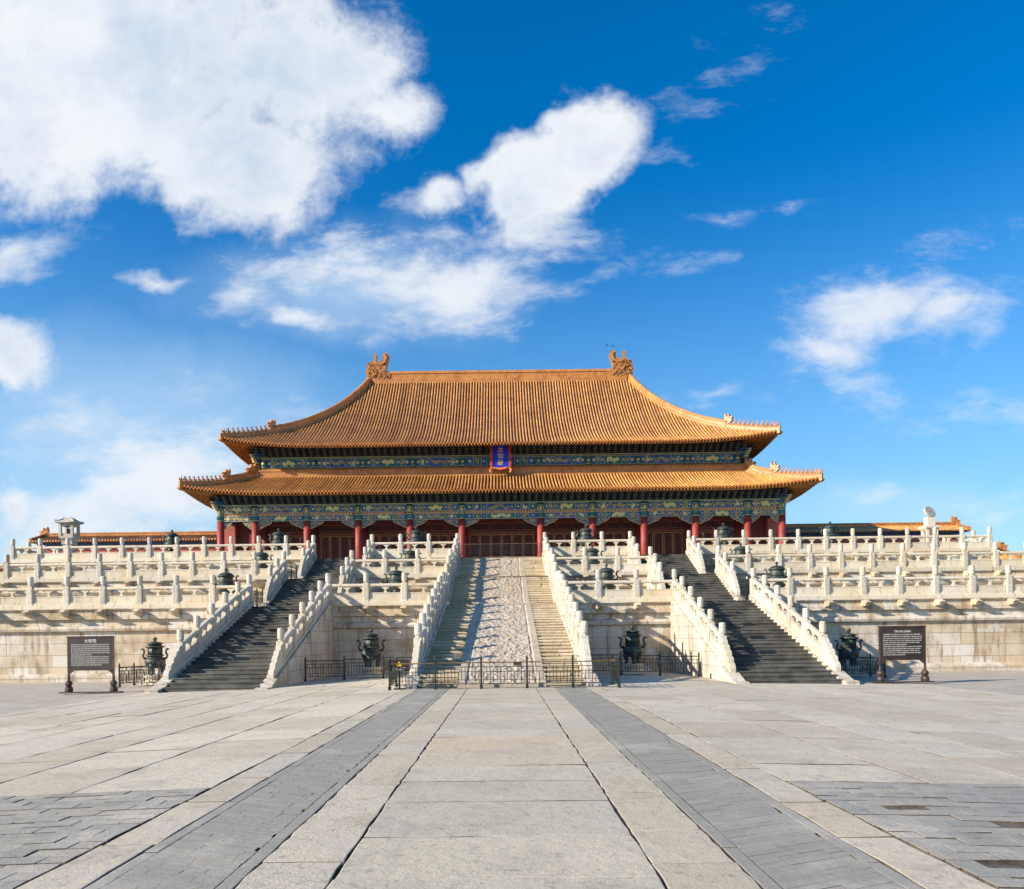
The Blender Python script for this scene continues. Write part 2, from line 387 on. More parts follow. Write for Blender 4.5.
def tile_mat(name, base, dust, amt=0.55):
    m, N, b = mat(name); p = geo_pos(N)
    ri = N.n('ShaderNodeNewGeometry').outputs['Random Per Island']
    n1 = N.noise(p, 0.5, 5, 0.6); n2 = N.noise(p, 3.5, 5, 0.7); n3 = N.noise(p, 1.3, 4, 0.6)
    c = N.mix(N.smooth(n1, 0.35, 0.7), base, tuple(x * y for x, y in zip(base, (0.72, 0.6, 0.55))))
    c = N.mix(N.math('MULTIPLY', N.smooth(n2, 0.42, 0.68), amt), c, dust)
    c = N.mix(N.math('MULTIPLY', N.smooth(n3, 0.55, 0.75), 0.5), c, (0.16, 0.06, 0.02))
    c = N.mix(1.0, c, N.ramp(ri, [(0, 0.72), (0.5, 0.95), (1, 1.0)]), 'MULTIPLY')
    N.link(c, b.inputs['Base Color']); b.inputs['Roughness'].default_value = 0.45
    return m
M['tile'] = tile_mat('yellow_glazed_tile', (0.60, 0.28, 0.05), (0.74, 0.54, 0.31), 0.65)
M['tile_valley_shade'] = tile_mat('roof_valley_shaded_tile', (0.19, 0.055, 0.015), (0.20, 0.07, 0.025), 0.4)  # same glazed tile, with the shade between the rows put into its colour
M['tile_ridge'] = tile_mat('ridge_glazed_tile', (0.50, 0.20, 0.035), (0.62, 0.36, 0.17), 0.55)
M['tile_eave'] = tile_mat('eave_glazed_tile', (0.50, 0.17, 0.02), (0.5, 0.28, 0.1), 0.4)

def bronze_mat():
    m, N, b = mat('aged_bronze'); p = geo_pos(N)
    n = N.noise(p, 3.0, 6, 0.65); n2 = N.noise(scaled(N, p, (5, 5, 1.0)), 1.5, 6, 0.6)
    c = N.mix(N.smooth(n, 0.35, 0.7), (0.030, 0.034, 0.028), (0.07, 0.10, 0.082))
    c = N.mix(N.math('MULTIPLY', N.smooth(n2, 0.5, 0.72), 0.55), c, (0.14, 0.12, 0.065))
    N.link(c, b.inputs['Base Color']); b.inputs['Metallic'].default_value = 0.35; b.inputs['Roughness'].default_value = 0.5
    bump(N, b, N.noise(p, 22, 5, 0.7), 0.5, 0.02)
    return m
M['bronze'] = bronze_mat()

def ramp_mat():
    m, N, b = mat('carved_ramp_stone'); p = geo_pos(N)
    n1 = N.noise(p, 1.5, 6, 0.65); n2 = N.noise(p, 7.0, 6, 0.7, 0.8); n3 = N.noise(p, 3.2, 6, 0.6, 1.2)
    s = N.n('ShaderNodeSeparateXYZ'); N.link(p, s.inputs[0])
    upper = N.smooth(s.outputs[2], 4.0, 4.3)
    lo = N.mix(N.smooth(n1, 0.35, 0.7), (0.53, 0.455, 0.35), (0.40, 0.335, 0.245))
    up = N.mix(N.smooth(n1, 0.35, 0.7), (0.48, 0.40, 0.28), (0.38, 0.30, 0.20))
    c = N.mix(upper, lo, up)
    c = N.mix(N.math('MULTIPLY', N.smooth(n2, 0.48, 0.66), 0.5), c, (0.30, 0.24, 0.17))
    N.link(c, b.inputs['Base Color']); b.inputs['Roughness'].default_value = 0.8
    bump(N, b, N.math('ADD', n2, N.math('MULTIPLY', n3, 1.5)), 0.4, 0.04)
    return m
M['ramp'] = ramp_mat()

def ground_mat():
    m, N, b = mat('old_brick_ground'); p = geo_pos(N)
    br = N.n('ShaderNodeTexBrick'); N.link(p, br.inputs['Vector']); br.offset = 0.5
    br.inputs['Scale'].default_value = 1.0; br.inputs['Brick Width'].default_value = 0.46; br.inputs['Row Height'].default_value = 0.22
    br.inputs['Mortar Size'].default_value = 0.012; br.inputs['Mortar Smooth'].default_value = 0.3
    br.inputs['Color1'].default_value = (0.50, 0.44, 0.35, 1); br.inputs['Color2'].default_value = (0.42, 0.365, 0.29, 1); br.inputs['Mortar'].default_value = (0.15, 0.13, 0.10, 1)
    n1 = N.noise(p, 0.7, 6, 0.65); n2 = N.noise(p, 6, 6, 0.7)
    c = N.mix(N.math('MULTIPLY', N.smooth(n1, 0.42, 0.7), 0.7), br.outputs[0], (0.54, 0.49, 0.41))
    c = N.mix(N.math('MULTIPLY', N.smooth(n2, 0.52, 0.7), 0.6), c, (0.24, 0.205, 0.165))
    N.link(c, b.inputs['Base Color']); b.inputs['Roughness'].default_value = 0.9
    h = N.math('SUBTRACT', N.noise(p, 12, 6, 0.7), N.math('MULTIPLY', br.outputs['Fac'], 1.0))
    bump(N, b, h, 0.7, 0.03)
    return m
M['ground'] = ground_mat()

# ------------------------------------------------------------------ ground
def crown(x):
    x = abs(x)
    if x < 3.4: return 0.20
    if x < 10: return 0.20 * (1 - (x - 3.4) / 6.6)
    if x < 18: return -0.15 * (x - 10) / 8
    return -0.15
def make_ground():
    mb = MB()
    xs = [-900, -200, -60, -30, -18, -14, -10, -6.7, -3.4, 3.4, 6.7, 10, 14, 18, 30, 60, 200, 900]
    ys = [-120, -20, 0, 10, 20, 30, 40, 60, 120, 400, 2500]
    mb.grid([[(x, y, crown(x) - 0.035) for x in xs] for y in ys])
    setting(mb.build('ground', M['ground']))
make_ground()

def slab(mb, x0, x1, y0, y1, gap=0.012, jit=0.012, tilt=0.004, seg=0.35, drop=0.04, edge=0.009, gapx=None):
    """one paving stone with slightly irregular worn edges"""
    r = random.uniform
    gx = gap if gapx is None else gapx
    x0 += gx; x1 -= gx; y0 += gap; y1 -= gap
    nx = max(1, min(10, int((x1 - x0) / seg))); ny = max(1, min(12, int((y1 - y0) / seg)))
    pts = [(x0 + (x1 - x0) * i / nx, y0) for i in range(nx)] + [(x1, y0 + (y1 - y0) * i / ny) for i in range(ny)] \
        + [(x1 - (x1 - x0) * i / nx, y1) for i in range(nx)] + [(x0, y1 - (y1 - y0) * i / ny) for i in range(ny)]
    cx, cy = (x0 + x1) / 2, (y0 + y1) / 2
    pts = [(a + r(-jit, jit), b + r(-jit, jit)) for a, b in pts]
    tx, ty, dz = r(-tilt, tilt), r(-tilt, tilt), r(-tilt, tilt) * .7
    n = len(pts); e = edge
    def z(a, b): return crown(a) + dz + tx * (a - cx) + ty * (b - cy)
    low = [(a, b, z(a, b) - drop) for a, b in pts]
    mid = [(a, b, z(a, b) - edge * .35) for a, b in pts]
    top = []
    for a, b in pts:
        ax = a + (e if a < cx - 1e-6 else -e) * min(1, abs(a - cx) / max(0.05, (x1 - x0) / 2)) ; by = b + (e if b < cy else -e) * min(1, abs(b - cy) / max(.05, (y1 - y0) / 2))
        top.append((ax, by, z(a, b)))
    vs = low + mid + top
    fs = [tuple(2 * n + i for i in range(n))]
    for k in (0, n):
        for i in range(n): j = (i + 1) % n; fs.append((k + i, k + j, k + n + j, k + n + i))
    mb.add(vs, fs); L_ = len(mb.m)
    for i in range(L_ - 2 * n, L_ - n): mb.m[i] = 1

def strip(mb, x0, x1, y0, y1, lmin, lmax, **kw):
    y = y0
    while y < y1 - 0.3:
        l = random.uniform(lmin, lmax)
        if y + l > y1 - 0.4: l = y1 - y
        slab(mb, x0, x1, y, y + l, **kw); y += l

def make_paving():
    Y0, Y1 = 1.5, 28.0
    mb = MB(); strip(mb, -1.18, 1.18, Y0, Y1, 1.15, 1.75, jit=0.010, gap=.010, seg=.18); setting(mb.build('imperial_way', [M['slab_centre'], M['joint']]))
    mb = MB()
    for s in (-1, 1):
        a, b = sorted((s * 1.18, s * 1.83)); strip(mb, a, b, Y0, Y1, 1.0, 1.9, jit=0.012, gap=.010, seg=.18)
        a, b = sorted((s * 2.90, s * 3.38)); strip(mb, a, b, Y0, 31.9, 1.3, 2.6, jit=0.016, gap=0.012)
    setting(mb.build('path_border', [M['slab_edge'], M['joint']]))
    mb = MB()
    for s in (-1, 1):
        for (u, v) in ((1.83, 1.96), (2.77, 2.90)):
            a, b = sorted((s * u, s * v)); strip(mb, a, b, Y0, Y1, 0.8, 1.3, gap=0.004, jit=0.004)
        a, b = sorted((s * 1.96, s * 2.77)); y = Y0; row = 0
        while y < Y1:
            x = a - random.uniform(0, .3)
            while x < b:
                w = 0.42; xa, xb = max(a, x), min(b, x + w)
                if xb - xa > 0.05: slab(mb, xa, xb, y, y + 0.115, gap=0.001, jit=0.002, tilt=0.0025, seg=0.5, edge=0.003)
                x += w
            y += 0.115
    mb.v = [(x, y + (.45 * (abs(x) - 1.96) if 1.955 < abs(x) < 2.775 else 0), z) for x, y, z in mb.v]
    setting(mb.build('brick_path', [M['brick_path'], M['joint']]))
    # wide fields of pale slabs each side
    mb = MB()
    for s, xe in ((-1, 14.2), (1, 16.6)):
        x = 3.38
        while x < xe:
            w = random.uniform(1.0, 1.75); w = min(w, xe - x + .2)
            a, b = sorted((s * x, s * (x + w)))
            strip(mb, a, b, 9.45 + random.uniform(-.02, .02), 31.95, 1.3, 3.2, jit=0.018, gap=0.008 if s > 0 else 0.011)
            x += w
        for (u, v, ya) in ((3.38, 9.6, 31.95),):
            a, b = sorted((s * u, s * v)); 
            y = ya
            while y < 36.6:
                xx = a
                while xx < b - .2:
                    w = min(random.uniform(1.3, 2.6), b - xx)
                    slab(mb, xx, xx + w, y, y + 0.9); xx += w
                y += 0.9
    setting(mb.build('pavement', [M['slab_white'], M['joint']]))
    # old grey bricks nearest the camera, both sides of the way
    mb = MB()
    for s in (-1, 1):
        y = 1.8; row = 0
        while y < 9.3:
            x = 3.38 + 0.02; first = True
            while x < min(11, 3.4 + y * 1.1 + 1):
                w = 0.46 if not first else (0.46 if row % 2 else 0.23); first = False
                if random.random() > 0.008:
                    a, b = sorted((s * x, s * (x + w)))
                    slab(mb, a, b, y, y + 0.225, gap=random.uniform(0.003, 0.012), gapx=random.uniform(0.0, 0.004), jit=0.008, tilt=0.008, seg=0.12, edge=0.006)
                x += w
            y += 0.225; row += 1
    setting(mb.build('brick_pavement', [M['brick_grey'], M['joint']]))
    mb = MB()
    mb.grid([[(x, y, crown(x) - 0.022) for x in (-14.3, -10, -6.7, -3.4, 3.4, 6.7, 10, 14, 16.7)] for y in (1.2, 31.9)])
    setting(mb.build('joint_bed_ground', M['joint']))
make_paving()

# ------------------------------------------------------------------ terrace tiers
Z1, Z2, Z3 = 4.04, 6.08, 8.13
Y1, Y2, Y3 = 43.96, 51.0, 59.0
XC, XI, XO = 3.23, 9.52, 13.85      # centre stair rail, inner and outer rails of the side stairs

FD = 0.22                            # walking floors lie this much below the kerb under the posts
def spout_mesh():
    """dragon head water spout, pointing to -y"""
    mb = MB()
    prof = [(0.25, 0.20), (0.25, -0.20), (-0.15, -0.19), (-0.50, -0.17), (-0.62, -0.10), (-0.45, -0.07), (-0.46, -0.02), (-0.66, 0.0),
            (-0.72, 0.07), (-0.66, 0.12), (-0.55, 0.10), (-0.45, 0.17), (-0.36, 0.24), (-0.22, 0.19), (-0.05, 0.24)]
    mb.prism(prof, -0.17, 0.17, 'x')
    for s in (-1, 1):
        mb.lathe([(0.01, -.06), (0.05, -.04), (0.06, 0), (0.04, .05), (0.01, .06)], 8, M=Tr(s * 0.175, -0.40, 0.09))
        mb.tube([(s * .17, -.25, .12), (s * .23, -.12, .17), (s * .20, .05, .22)], [.045, .04, .015], 6)
        mb.tube([(s * .17, -.45, -.12), (s * .21, -.2, -.10), (s * .20, .0, -.02)], [.03, .05, .04], 6)
        mb.box(s * .17 - .04, s * .17 + .04, -.2, .2, -.21, .21)
    return mb.mesh('dragon_spout', M['spout'])
SPOUT = spout_mesh()

def sweep(mb, prof, xc, yf, yb, mi=0):
    """profile (out, z) swept round left side, front, right side"""
    rows = []
    for o, z in prof:
        rows.append([(-xc - o, yb, z), (-xc - o, yf - o, z), (xc + o, yf - o, z), (xc + o, yb, z)])
    mb.grid(rows, mi)

def make_tier(label, xc, yf, yb, z0, z1, spout_x, low, sides=()):
    t = thing('terrace_tier', label, 'terrace', (0, yf, z0))
    H = z1 - z0
    if low: # tall lowest tier
        P = [(0.10, z0 - .3), (0.10, z0 + 0.28), (0.02, z0 + 0.33), (-0.02, z0 + 0.40), (-0.30, z0 + 0.44), (-0.30, 2.52), (-0.10, 2.60), (-0.06, 2.72),
             (-0.10, 2.84), (-0.24, 2.90), (-0.26, 3.18), (-0.08, 3.23), (-0.08, 3.44), (-0.16, 3.47), (-0.16, 3.74), (0.0, 3.78), (0.0, z1 - FD), (-.6, z1 - FD)]
    else:
        P = [(0.10, z0 - .05), (0.10, z0 + 0.22), (0.0, z0 + 0.28), (-0.28, z0 + 0.40), (-0.32, z0 + 0.45), (-0.32, z0 + 0.92), (-0.14, z0 + 1.02), (-0.10, z0 + 1.12),
             (-0.14, z0 + 1.22), (-0.26, z0 + 1.28), (-0.12, z1 - 0.56), (-0.16, z1 - 0.50), (-0.16, z1 - 0.27), (0.0, z1 - 0.23), (0.0, z1 - FD), (-.6, z1 - FD)]
    mb = MB(); sweep(mb, P, xc, yf, yb)
    b = mb.build('tier_wall', M['wall'], t); b.location = (0, -yf, -z0)
    for s in (-1, 1):       # kerb under the balustrade, open where the stairs arrive
      mb = MB()
      if True:
        for (u, v) in ((XC + .25, XI - .27), (XO + .27, xc)):
            u, v = sorted((s * u, s * v)); q = u
            while q < v - .01:
                w = min(2.0, v - q); mb.box(q + .003, q + w - .003, yf + random.uniform(-.006, .006), yf + .48, z1 - FD + .001, z1, c=.012); q += w
        u, v = sorted((s * xc, s * (xc - .48))); mb.box(u, v, yf + .49, yb, z1 - FD + .001, z1)
        mb.build('kerb', M['marble'], t).location = (0, -yf, -z0)
    mb = MB(); mb.box(-xc + .5, xc - .5, yf + .55, yb, z1 - .6, z1 - FD - .004)
    f = mb.build('tier_floor', M['wall_light'], t); f.location = (0, -yf, -z0)
    zs = z1 - 0.42 if not low else z1 - 0.46
    for x in spout_x:
        if low and (3.3 < abs(x) < 3.31): continue
        o = put(SPOUT, 'dragon_spout', t, (x, 0.10, zs - z0)); o.scale = (.78, .85, .8)
    for (sx, sy, rz) in sides:
        put(SPOUT, 'dragon_spout', t, (sx, sy - yf, zs - z0), rz)
    return t

def span(a, b, n): return [a + (b - a) * i / n for i in range(n + 1)]
inner = span(XC, XI, 3)
outer1 = span(XO, XO + 2.0 * 13, 13)
outer3 = span(XO, 36.0, 11)
outer2 = span(13.75, 13.75 + 1.972 * 13, 13)
sp12 = [s * x for s in (-1, 1) for x in inner[1:3] + outer1[1:]]
sp22 = [s * x for s in (-1, 1) for x in inner[1:3] + outer2[1:]]
sp3 = [s * x for s in (-1, 1) for x in inner[1:3] + outer3[1:-1]]
t3_sides = [(s * 36.25, 59.4 + 2 * k, s * R(90)) for s in (-1, 1) for k in range(1, 8)] + [(s * 36.2, 58.9, s * R(45)) for s in (-1, 1)]
make_tier('lowest and tallest white marble tier of the terrace, standing on the courtyard', 43.2, Y1 - .24, 130, -.15, Z1, sp12, True)
make_tier('middle tier of the white marble terrace, set back on the lowest one', 40.2, Y2 - .24, 128, Z1, Z2, sp22, False)
make_tier('top tier of the white marble terrace that carries the hall', 36.24, Y3 - .24, 126, Z2, Z3, sp3, False, t3_sides)

# ------------------------------------------------------------------ balustrades
def post_mesh():
    mb = MB()
    mb.box(-.165, .165, -.165, .165, -.12, 1.0, c=0.025)
    for s in (-1, 1):       # raised rectangular field on the faces
        for M4 in (Rz(0), Rz(R(90))):
            mb.box(-.10, .10, s * .165 - .008, s * .165 + .008, .12, .88, M=M4)
    prof = [(.115, 1.0), (.135, 1.02), (.10, 1.05), (.095, 1.07), (.14, 1.10), (.15, 1.16), (.142, 1.21), (.152, 1.27), (.142, 1.32), (.152, 1.38),
            (.142, 1.43), (.148, 1.49), (.135, 1.545), (.10, 1.57), (.03, 1.58)]
    mb.lathe(prof, 12)
    return mb.mesh('post', M['marble_carved'])
POST = post_mesh()
_pc = {}
def panel_mesh(L, dz, matn='marble'):
    key = (round(L, 2), round(dz, 2), matn)
    if key in _pc: return _pc[key]
    mb = MB(); a, b = .15, L - .15; k = dz / L
    mb.box(a, b, -.13, .13, -.06, .12)
    mb.box(a, b, -.07, .07, .12, .48)
    for s in (-1, 1):
        y0, y1 = sorted((s * .07, s * .088))
        mb.box(a + .04, b - .04, y0, y1, .43, .475); mb.box(a + .04, b - .04, y0, y1, .125, .165)
        mb.box(a + .04, a + .09, y0, y1, .165, .43); mb.box(b - .09, b - .04, y0, y1, .165, .43)
    def vase(u, half=0):
        w = [(.09, .48), (.095, .53), (.045, .57), (.04, .62), (.09, .66), (.08, .69), (.15, .71), (.20, .74), (.19, .77), (.24, .79), (.26, .83)]
        if half == 0: pts = [(u + x, z) for x, z in w] + [(u - x, z) for x, z in reversed(w)]
        elif half > 0: pts = [(u + x, z) for x, z in w] + [(u, .83), (u, .48)]
        else: pts = [(u, .48), (u, .83)] + [(u - x, z) for x, z in reversed(w)]
        mb.prism(pts, -.065, .065)
    vase((a + b) / 2); vase(a, 1); vase(b, -1)
    hr = [(-.11, .82), (.11, .82), (.13, .87), (.115, .945), (.06, .975), (-.06, .975), (-.115, .945), (-.13, .87)]
    mb.prism(hr, a, b, 'x')
    mb.v = [(x, y, z + k * x) for x, y, z in mb.v]
    me = mb.mesh('panel', M[matn]); _pc[key] = me
    return me
_dc = {}
def drum_mesh(k):
    """stepped scroll end stone that closes a stair balustrade; u grows away from the first post, k = drop per metre"""
    key = round(k, 2)
    if key in _dc: return _dc[key]
    mb = MB()
    top = [(.12, .93), (.30, .95), (.42, .90), (.45, .80), (.62, .83), (.72, .78), (.74, .67), (.90, .69), (1.0, .63), (1.02, .50), (1.18, .52),
           (1.28, .46), (1.30, .33), (1.42, .34), (1.52, .28), (1.56, .16), (1.54, .0)]
    mb.prism([(.12, -.1)] + top + [(1.5, -.1)], -.11, .11)
    for (u, z) in ((.28, .80), (.60, .66), (.88, .52), (1.15, .36), (1.40, .18)):
        for s in (-1, 1): mb.prism([(u + .11 * math.cos(a * .785), z + .11 * math.sin(a * .785)) for a in range(8)], *sorted((s * .11, s * .135)))
    mb.v = [(x, y, z - k * x) for x, y, z in mb.v]
    me = mb.mesh('drum_stone', M['marble_clean']); _dc[key] = me
    return me

def balustrade(label, pts, group=None, drum=None, panelmat='marble', dsc=1.0):
    """pts = post foot positions"""
    t = thing('marble_balustrade', label, 'balustrade', pts[0], 0, group)
    o0 = Vector(pts[0])
    for i, p in enumerate(pts):
        p = Vector(p); q = put(POST, 'post', t, tuple(p - o0), random.choice((0, 1, 2, 3)) * R(90))
        if i + 1 < len(pts):
            d = Vector(pts[i + 1]) - p; L = math.hypot(d.x, d.y)
            put(panel_mesh(L, d.z, panelmat), 'panel', t, tuple(p - o0), math.atan2(d.y, d.x))
    if drum is not None:
        d_ = put(drum_mesh(drum), 'drum_stone', t, (0, 0, 0), R(-90)); d_.scale = (dsc, 1, 1)
    return t
G = 'white marble balustrades of the terrace'
for name, z, y, oo in (('lowest', Z1, Y1, outer1), ('middle', Z2, Y2, outer2), ('top', Z3, Y3, outer3)):
    for s, side in ((-1, 'left'), (1, 'right')):
        balustrade(f'white marble balustrade of the {name} tier between the central stairs and the {side} stairs', [(s * x, y, z) for x in inner[1:3]], G)
        balustrade(f'long white marble balustrade of the {name} tier, outward of the {side} stairs', [(s * x, y, z) for x in oo[1:]], G)
for s, side in ((-1, 'left'), (1, 'right')):
    balustrade(f'white marble balustrade going back along the {side} edge of the top tier', [(s * 36.0, Y3 + 2.0 * k, Z3) for k in range(1, 10)], G)
# the panels that join tier balustrades to the stair corner posts belong to the tier runs
def join_panels():
    runs = [o for o in COL.objects if o.name.startswith('marble_balustrade')]
    for t in runs:
        lab = t['label']
        x, y, z = t.location
        sgn = 1 if x > 0 else -1
        if 'between the central' in lab:
            for (xa, xb) in ((XC, inner[1]), (inner[2], XI)):
                a, b = sorted((sgn * xa, sgn * xb)); put(panel_mesh(b - a, 0), 'panel', t, (a - x, 0, 0))
        elif 'outward' in lab:
            xb = outer3[1] if 'top' in lab else (outer2[1] if 'middle' in lab else outer1[1])
            a, b = sorted((sgn * XO, sgn * xb)); put(panel_mesh(b - a, 0), 'panel', t, (a - x, 0, 0))
        elif 'going back' in lab:
            put(panel_mesh(2.0, 0), 'panel', t, (0, -2.0, 0), R(90))
join_panels()

# ------------------------------------------------------------------ stairs
CURB = 0.10
def steps_mesh(mb, x0, x1, ya, yb, za, zb, n, mi=0, nose=0.0):
    """solid flight rising towards +y"""
    run, rise = (yb - ya) / n, (zb - za) / n
    pts = []
    for i in range(n):
        y = ya + run * i; z = za + rise * (i + 1)
        pts += [(y - nose, z - rise if i == 0 else za + rise * i), (y - nose, z)] if nose == 0 else [(y, za + rise * i), (y, z - .045), (y - nose, z - .045), (y - nose, z)]
    pts += [(yb, zb), (yb, zb - 1.2), (ya + 1.0, za - .3), (ya, za - .3)]
    mb.prism(pts, x0, x1, 'x', mi)
def stringer(mb, x0, x1, ya, yb, za, zb, up, down_to, foot=0.0, mi=0):
    """sloped kerb with the solid wall below it"""
    k = (zb - za) / (yb - ya)
    pts = [(ya - foot, down_to), (ya - foot, za + 0.09), (ya - foot + .28, za + 0.12)] if foot else [(ya, down_to), (ya, za + .05)]
    pts += [(ya + .1, za + up), (yb, zb + up), (yb, zb - .02), (yb, down_to)] if not foot else [(ya + .05, za + up), (yb, zb + up), (yb, down_to)]
    mb.prism(pts, x0, x1, 'x', mi)

def side_flight(s, side, which, ya, yb, za, zb, posts, nsteps, down, wt=0.42):
    xa, xb = sorted((s * XI, s * XO))
    t = thing('side_staircase', f'{which} flight of the {side} stairway, dark boards between white marble walls', 'stairs', ((xa + xb) / 2, ya, za), 0, 'flights of the side stairways')
    off = (-(xa + xb) / 2, -ya, -za)
    k = (zb - za) / (yb - ya)
    mb = MB(); steps_mesh(mb, xa + .24, xb - .24, ya, yb, za if za < 1 else za - FD, zb - FD, nsteps, nose=0.035); mb.box(xa + .24, xb - .24, yb - .001, yb + (3.2 if zb < 8 else 1.5), zb - .6, zb - FD + .004)
    o = mb.build('steps', M['timber'], t, off)
    for i, xx in enumerate((xa, xb)):
        mb = MB(); stringer(mb, xx - .26, xx + .26, ya - .02, yb, za, zb, CURB, down, 0.42)
        o = mb.build('side_wall', M['wall_light'], t, off)
    for e, xx in (('outer', s * XO), ('inner', s * XI)):
        P = [(xx, y, za + k * (y - ya) + CURB) for y in posts]
        P[-1] = (xx, yb, zb)
        balustrade(f'{e} marble balustrade of the {which} flight of the {side} stairway', P, G, drum=k * (1.0 if za < 1 else .75), panelmat='marble_clean', dsc=1.0 if za < 1 else .75)
for s, side in ((-1, 'left'), (1, 'right')):
    side_flight(s, side, 'long lower', 32.0, Y1, -.04, Z1, [34.5 + i * (Y1 - 34.5) / 5 for i in range(6)], 24, -.3)
    side_flight(s, side, 'short middle', 46.5, Y2, Z1, Z2, [47.95, 49.45, 51.0], 12, Z1 - .1)
    side_flight(s, side, 'short upper', 54.5, Y3, Z2, Z3, [56.0, 57.5, 59.0], 12, Z2 - .1)

def centre_stairs():
    t = thing('grand_staircase', 'broad central marble stairs with a carved ramp up the middle', 'stairs', (0, 28.2, .2))
    off = (0, -28.2, -.2); FC = 0.30
    fl = [(28.3, Y1, .20, Z1, 26), (45.7, Y2, Z1, Z2, 13), (53.2, Y3, Z2, Z3, 13)]
    for i, (ya, yb, za, zb, n) in enumerate(fl):
        for s in (-1, 1):
            a, b = sorted((s * 1.58, s * 3.0))
            mb = MB(); z0_, z1_ = (za if i == 0 else za - FC), zb - FC
            run, rise = (yb - ya) / n, (z1_ - z0_) / n
            for q in range(n):          # separate worn stones, a little uneven, with overhanging lips
                y = ya + run * q; z = z0_ + rise * (q + 1)
                cuts = [a, a + (b - a) * random.uniform(.3, .7), b] if random.random() < .75 else [a, b]
                for u, v in zip(cuts[:-1], cuts[1:]):
                    dy, dz = random.uniform(-.025, .015), random.uniform(-.018, .006)
                    mb.box(u + .004, v - .004, y + dy, y + run + .12, z - rise * .62 + dz, z + dz, c=.012)
                    mb.box(u + .004, v - .004, y + .045, y + run + .12, z - rise - .25, z - rise * .62)
            yy = yb
            while yy < yb + (2.1 if i < 2 else 1.4):
                mb.box(a, b, yy + .004, yy + .55, z1_ - .3, max(z1_ + .003, zb - FD + .004)); yy += .555
            mb.build('steps', M['step_blocks'], t, off)
            mb = MB(); stringer(mb, s * XC - .24, s * XC + .24, ya, yb, za, zb, CURB, za - .35, 0.35 if i == 0 else 0.1)
            mb.build('side_wall', M['wall_light'], t, off)
        # carved ramp: relief from layered noise, plain border each side
        k = (zb - za) / (yb - ya); kk = (zb - FC - z0_) / (yb - ya); rows = []
        ny = int((yb - ya) / 0.055); nx = 46
        for j in range(ny + 1):
            y = ya + (yb - ya) * j / ny; row = []
            for q in range(nx + 1):
                x = -1.58 + 3.16 * q / nx; ax = abs(x)
                h = 0.10
                if ax < 1.22:
                    v = Vector((x * 3.0, y * 2.6, 0.3 + i * 7))
                    a = noise.noise(v) ; c = noise.noise(v * 2.7 + Vector((3, 1, 5))); e = abs(noise.noise(v * 1.3 + Vector((9, 2, 1))))
                    h = 0.075 + 0.016 * math.sin(8 * a + 3 * c) + 0.026 * (1 - min(1, e * 4)) + 0.02 * c
                    cx = 0.18 * math.sin(y * 2.1)       # winding dragon bodies
                    h += 0.025 * max(0, 1 - abs(abs(x - cx) - .45) / .16)
                elif ax < 1.29: h = 0.055
                row.append((x, y, z0_ + kk * (y - ya) + h))
            rows.append(row)
        mb = MB(); mb.grid(rows)
        for sx in (-1.58, 1.58):
            mb.grid([[(sx, ya, z0_ - .2), (sx, yb, zb - FC - .3)], [(sx, ya, z0_ + .10), (sx, yb, zb - FC + .10)]])
        mb.grid([[(-1.58, ya, z0_ - .2), (1.58, ya, z0_ - .2)], [(-1.58, ya, z0_ + .1), (1.58, ya, z0_ + .1)]])
        mb.grid([[(-1.58, yb, zb - FC + .1), (1.58, yb, zb - FC + .1)], [(-1.58, yb + 2.2, zb - FC + .1), (1.58, yb + 2.2, zb - FC + .1)]])
        mb.build('carved_ramp', M['ramp'], t, off)
    ys = [31.1 + i * (Y1 - 31.1) / 7 for i in range(8)] + [45.72 + i * (Y2 - 45.72) / 3 for i in range(4)] + [Y2 + i * 2.0 for i in range(1, 5)]
    def zat(y):
        for (ya, yb, za, zb, n) in fl:
            if ya <= y < yb - .01: return za + (zb - za) * (y - ya) / (yb - ya) + CURB
            if y < ya: return za
        return Z3
    for s, side in ((-1, 'left'), (1, 'right')):
        balustrade(f'stepped marble balustrade running up the {side} edge of the central stairs', [(s * XC, y, zat(y)) for y in ys], G, drum=(Z1 - .2) / (Y1 - 28.3), panelmat='marble_clean')
centre_stairs()

# ------------------------------------------------------------------ the hall
HY, HW = 85.5, 89.1                  # front pillar line, door wall line
YC = 102.2                           # ridge line
COLX = [4.2, 9.75, 15.25, 20.75, 26.3, 30.0]
FL = 8.75
hall = thing('palace_hall', 'great red pillared hall with two tiers of yellow tile roof, atop the terrace', 'palace hall', (0, HY, Z3))
def hp(mb, name, mats, smooth=False): return mb.build(name, mats, hall, (0, -HY, -Z3), smooth)

mb = MB(); mb.box(-33.5, 33.5, HY - 2.2, 2 * YC - HY + 2.2, Z3 - .05, FL, c=.03); hp(mb, 'plinth', M['wall_light'])
# pillars
pm = MB(); pm.lathe([(.58, 0), (.58, .12), (.42, .2)], 16, 1); pm.lathe([(.385, .18), (.385, 3), (.37, 5.93)], 20, 0)
pm.lathe([(.38, 5.93), (.38, 7.6)], 20, 2)
for z in (6.0, 6.55, 6.75, 7.3): pm.lathe([(.39, z), (.39, z + .06)], 20, 3)
for a in range(0, 360, 60): pm.box(-.14, .14, -.41, -.37, 6.85, 7.25, 3, M=Rz(R(a)))
PM = pm.mesh('pillar', [M['red'], M['stone_grey'], M['green'], M['gold_soft']], True)
for x in sorted([-c for c in COLX] + COLX):
    put(PM, 'pillar', hall, (x, 0, FL - Z3))
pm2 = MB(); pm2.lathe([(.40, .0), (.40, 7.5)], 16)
PM2 = pm2.mesh('inner_pillar', M['red_shaded'], True)
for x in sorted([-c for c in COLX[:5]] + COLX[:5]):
    put(PM2, 'inner_pillar', hall, (x, HW - HY, FL - Z3))

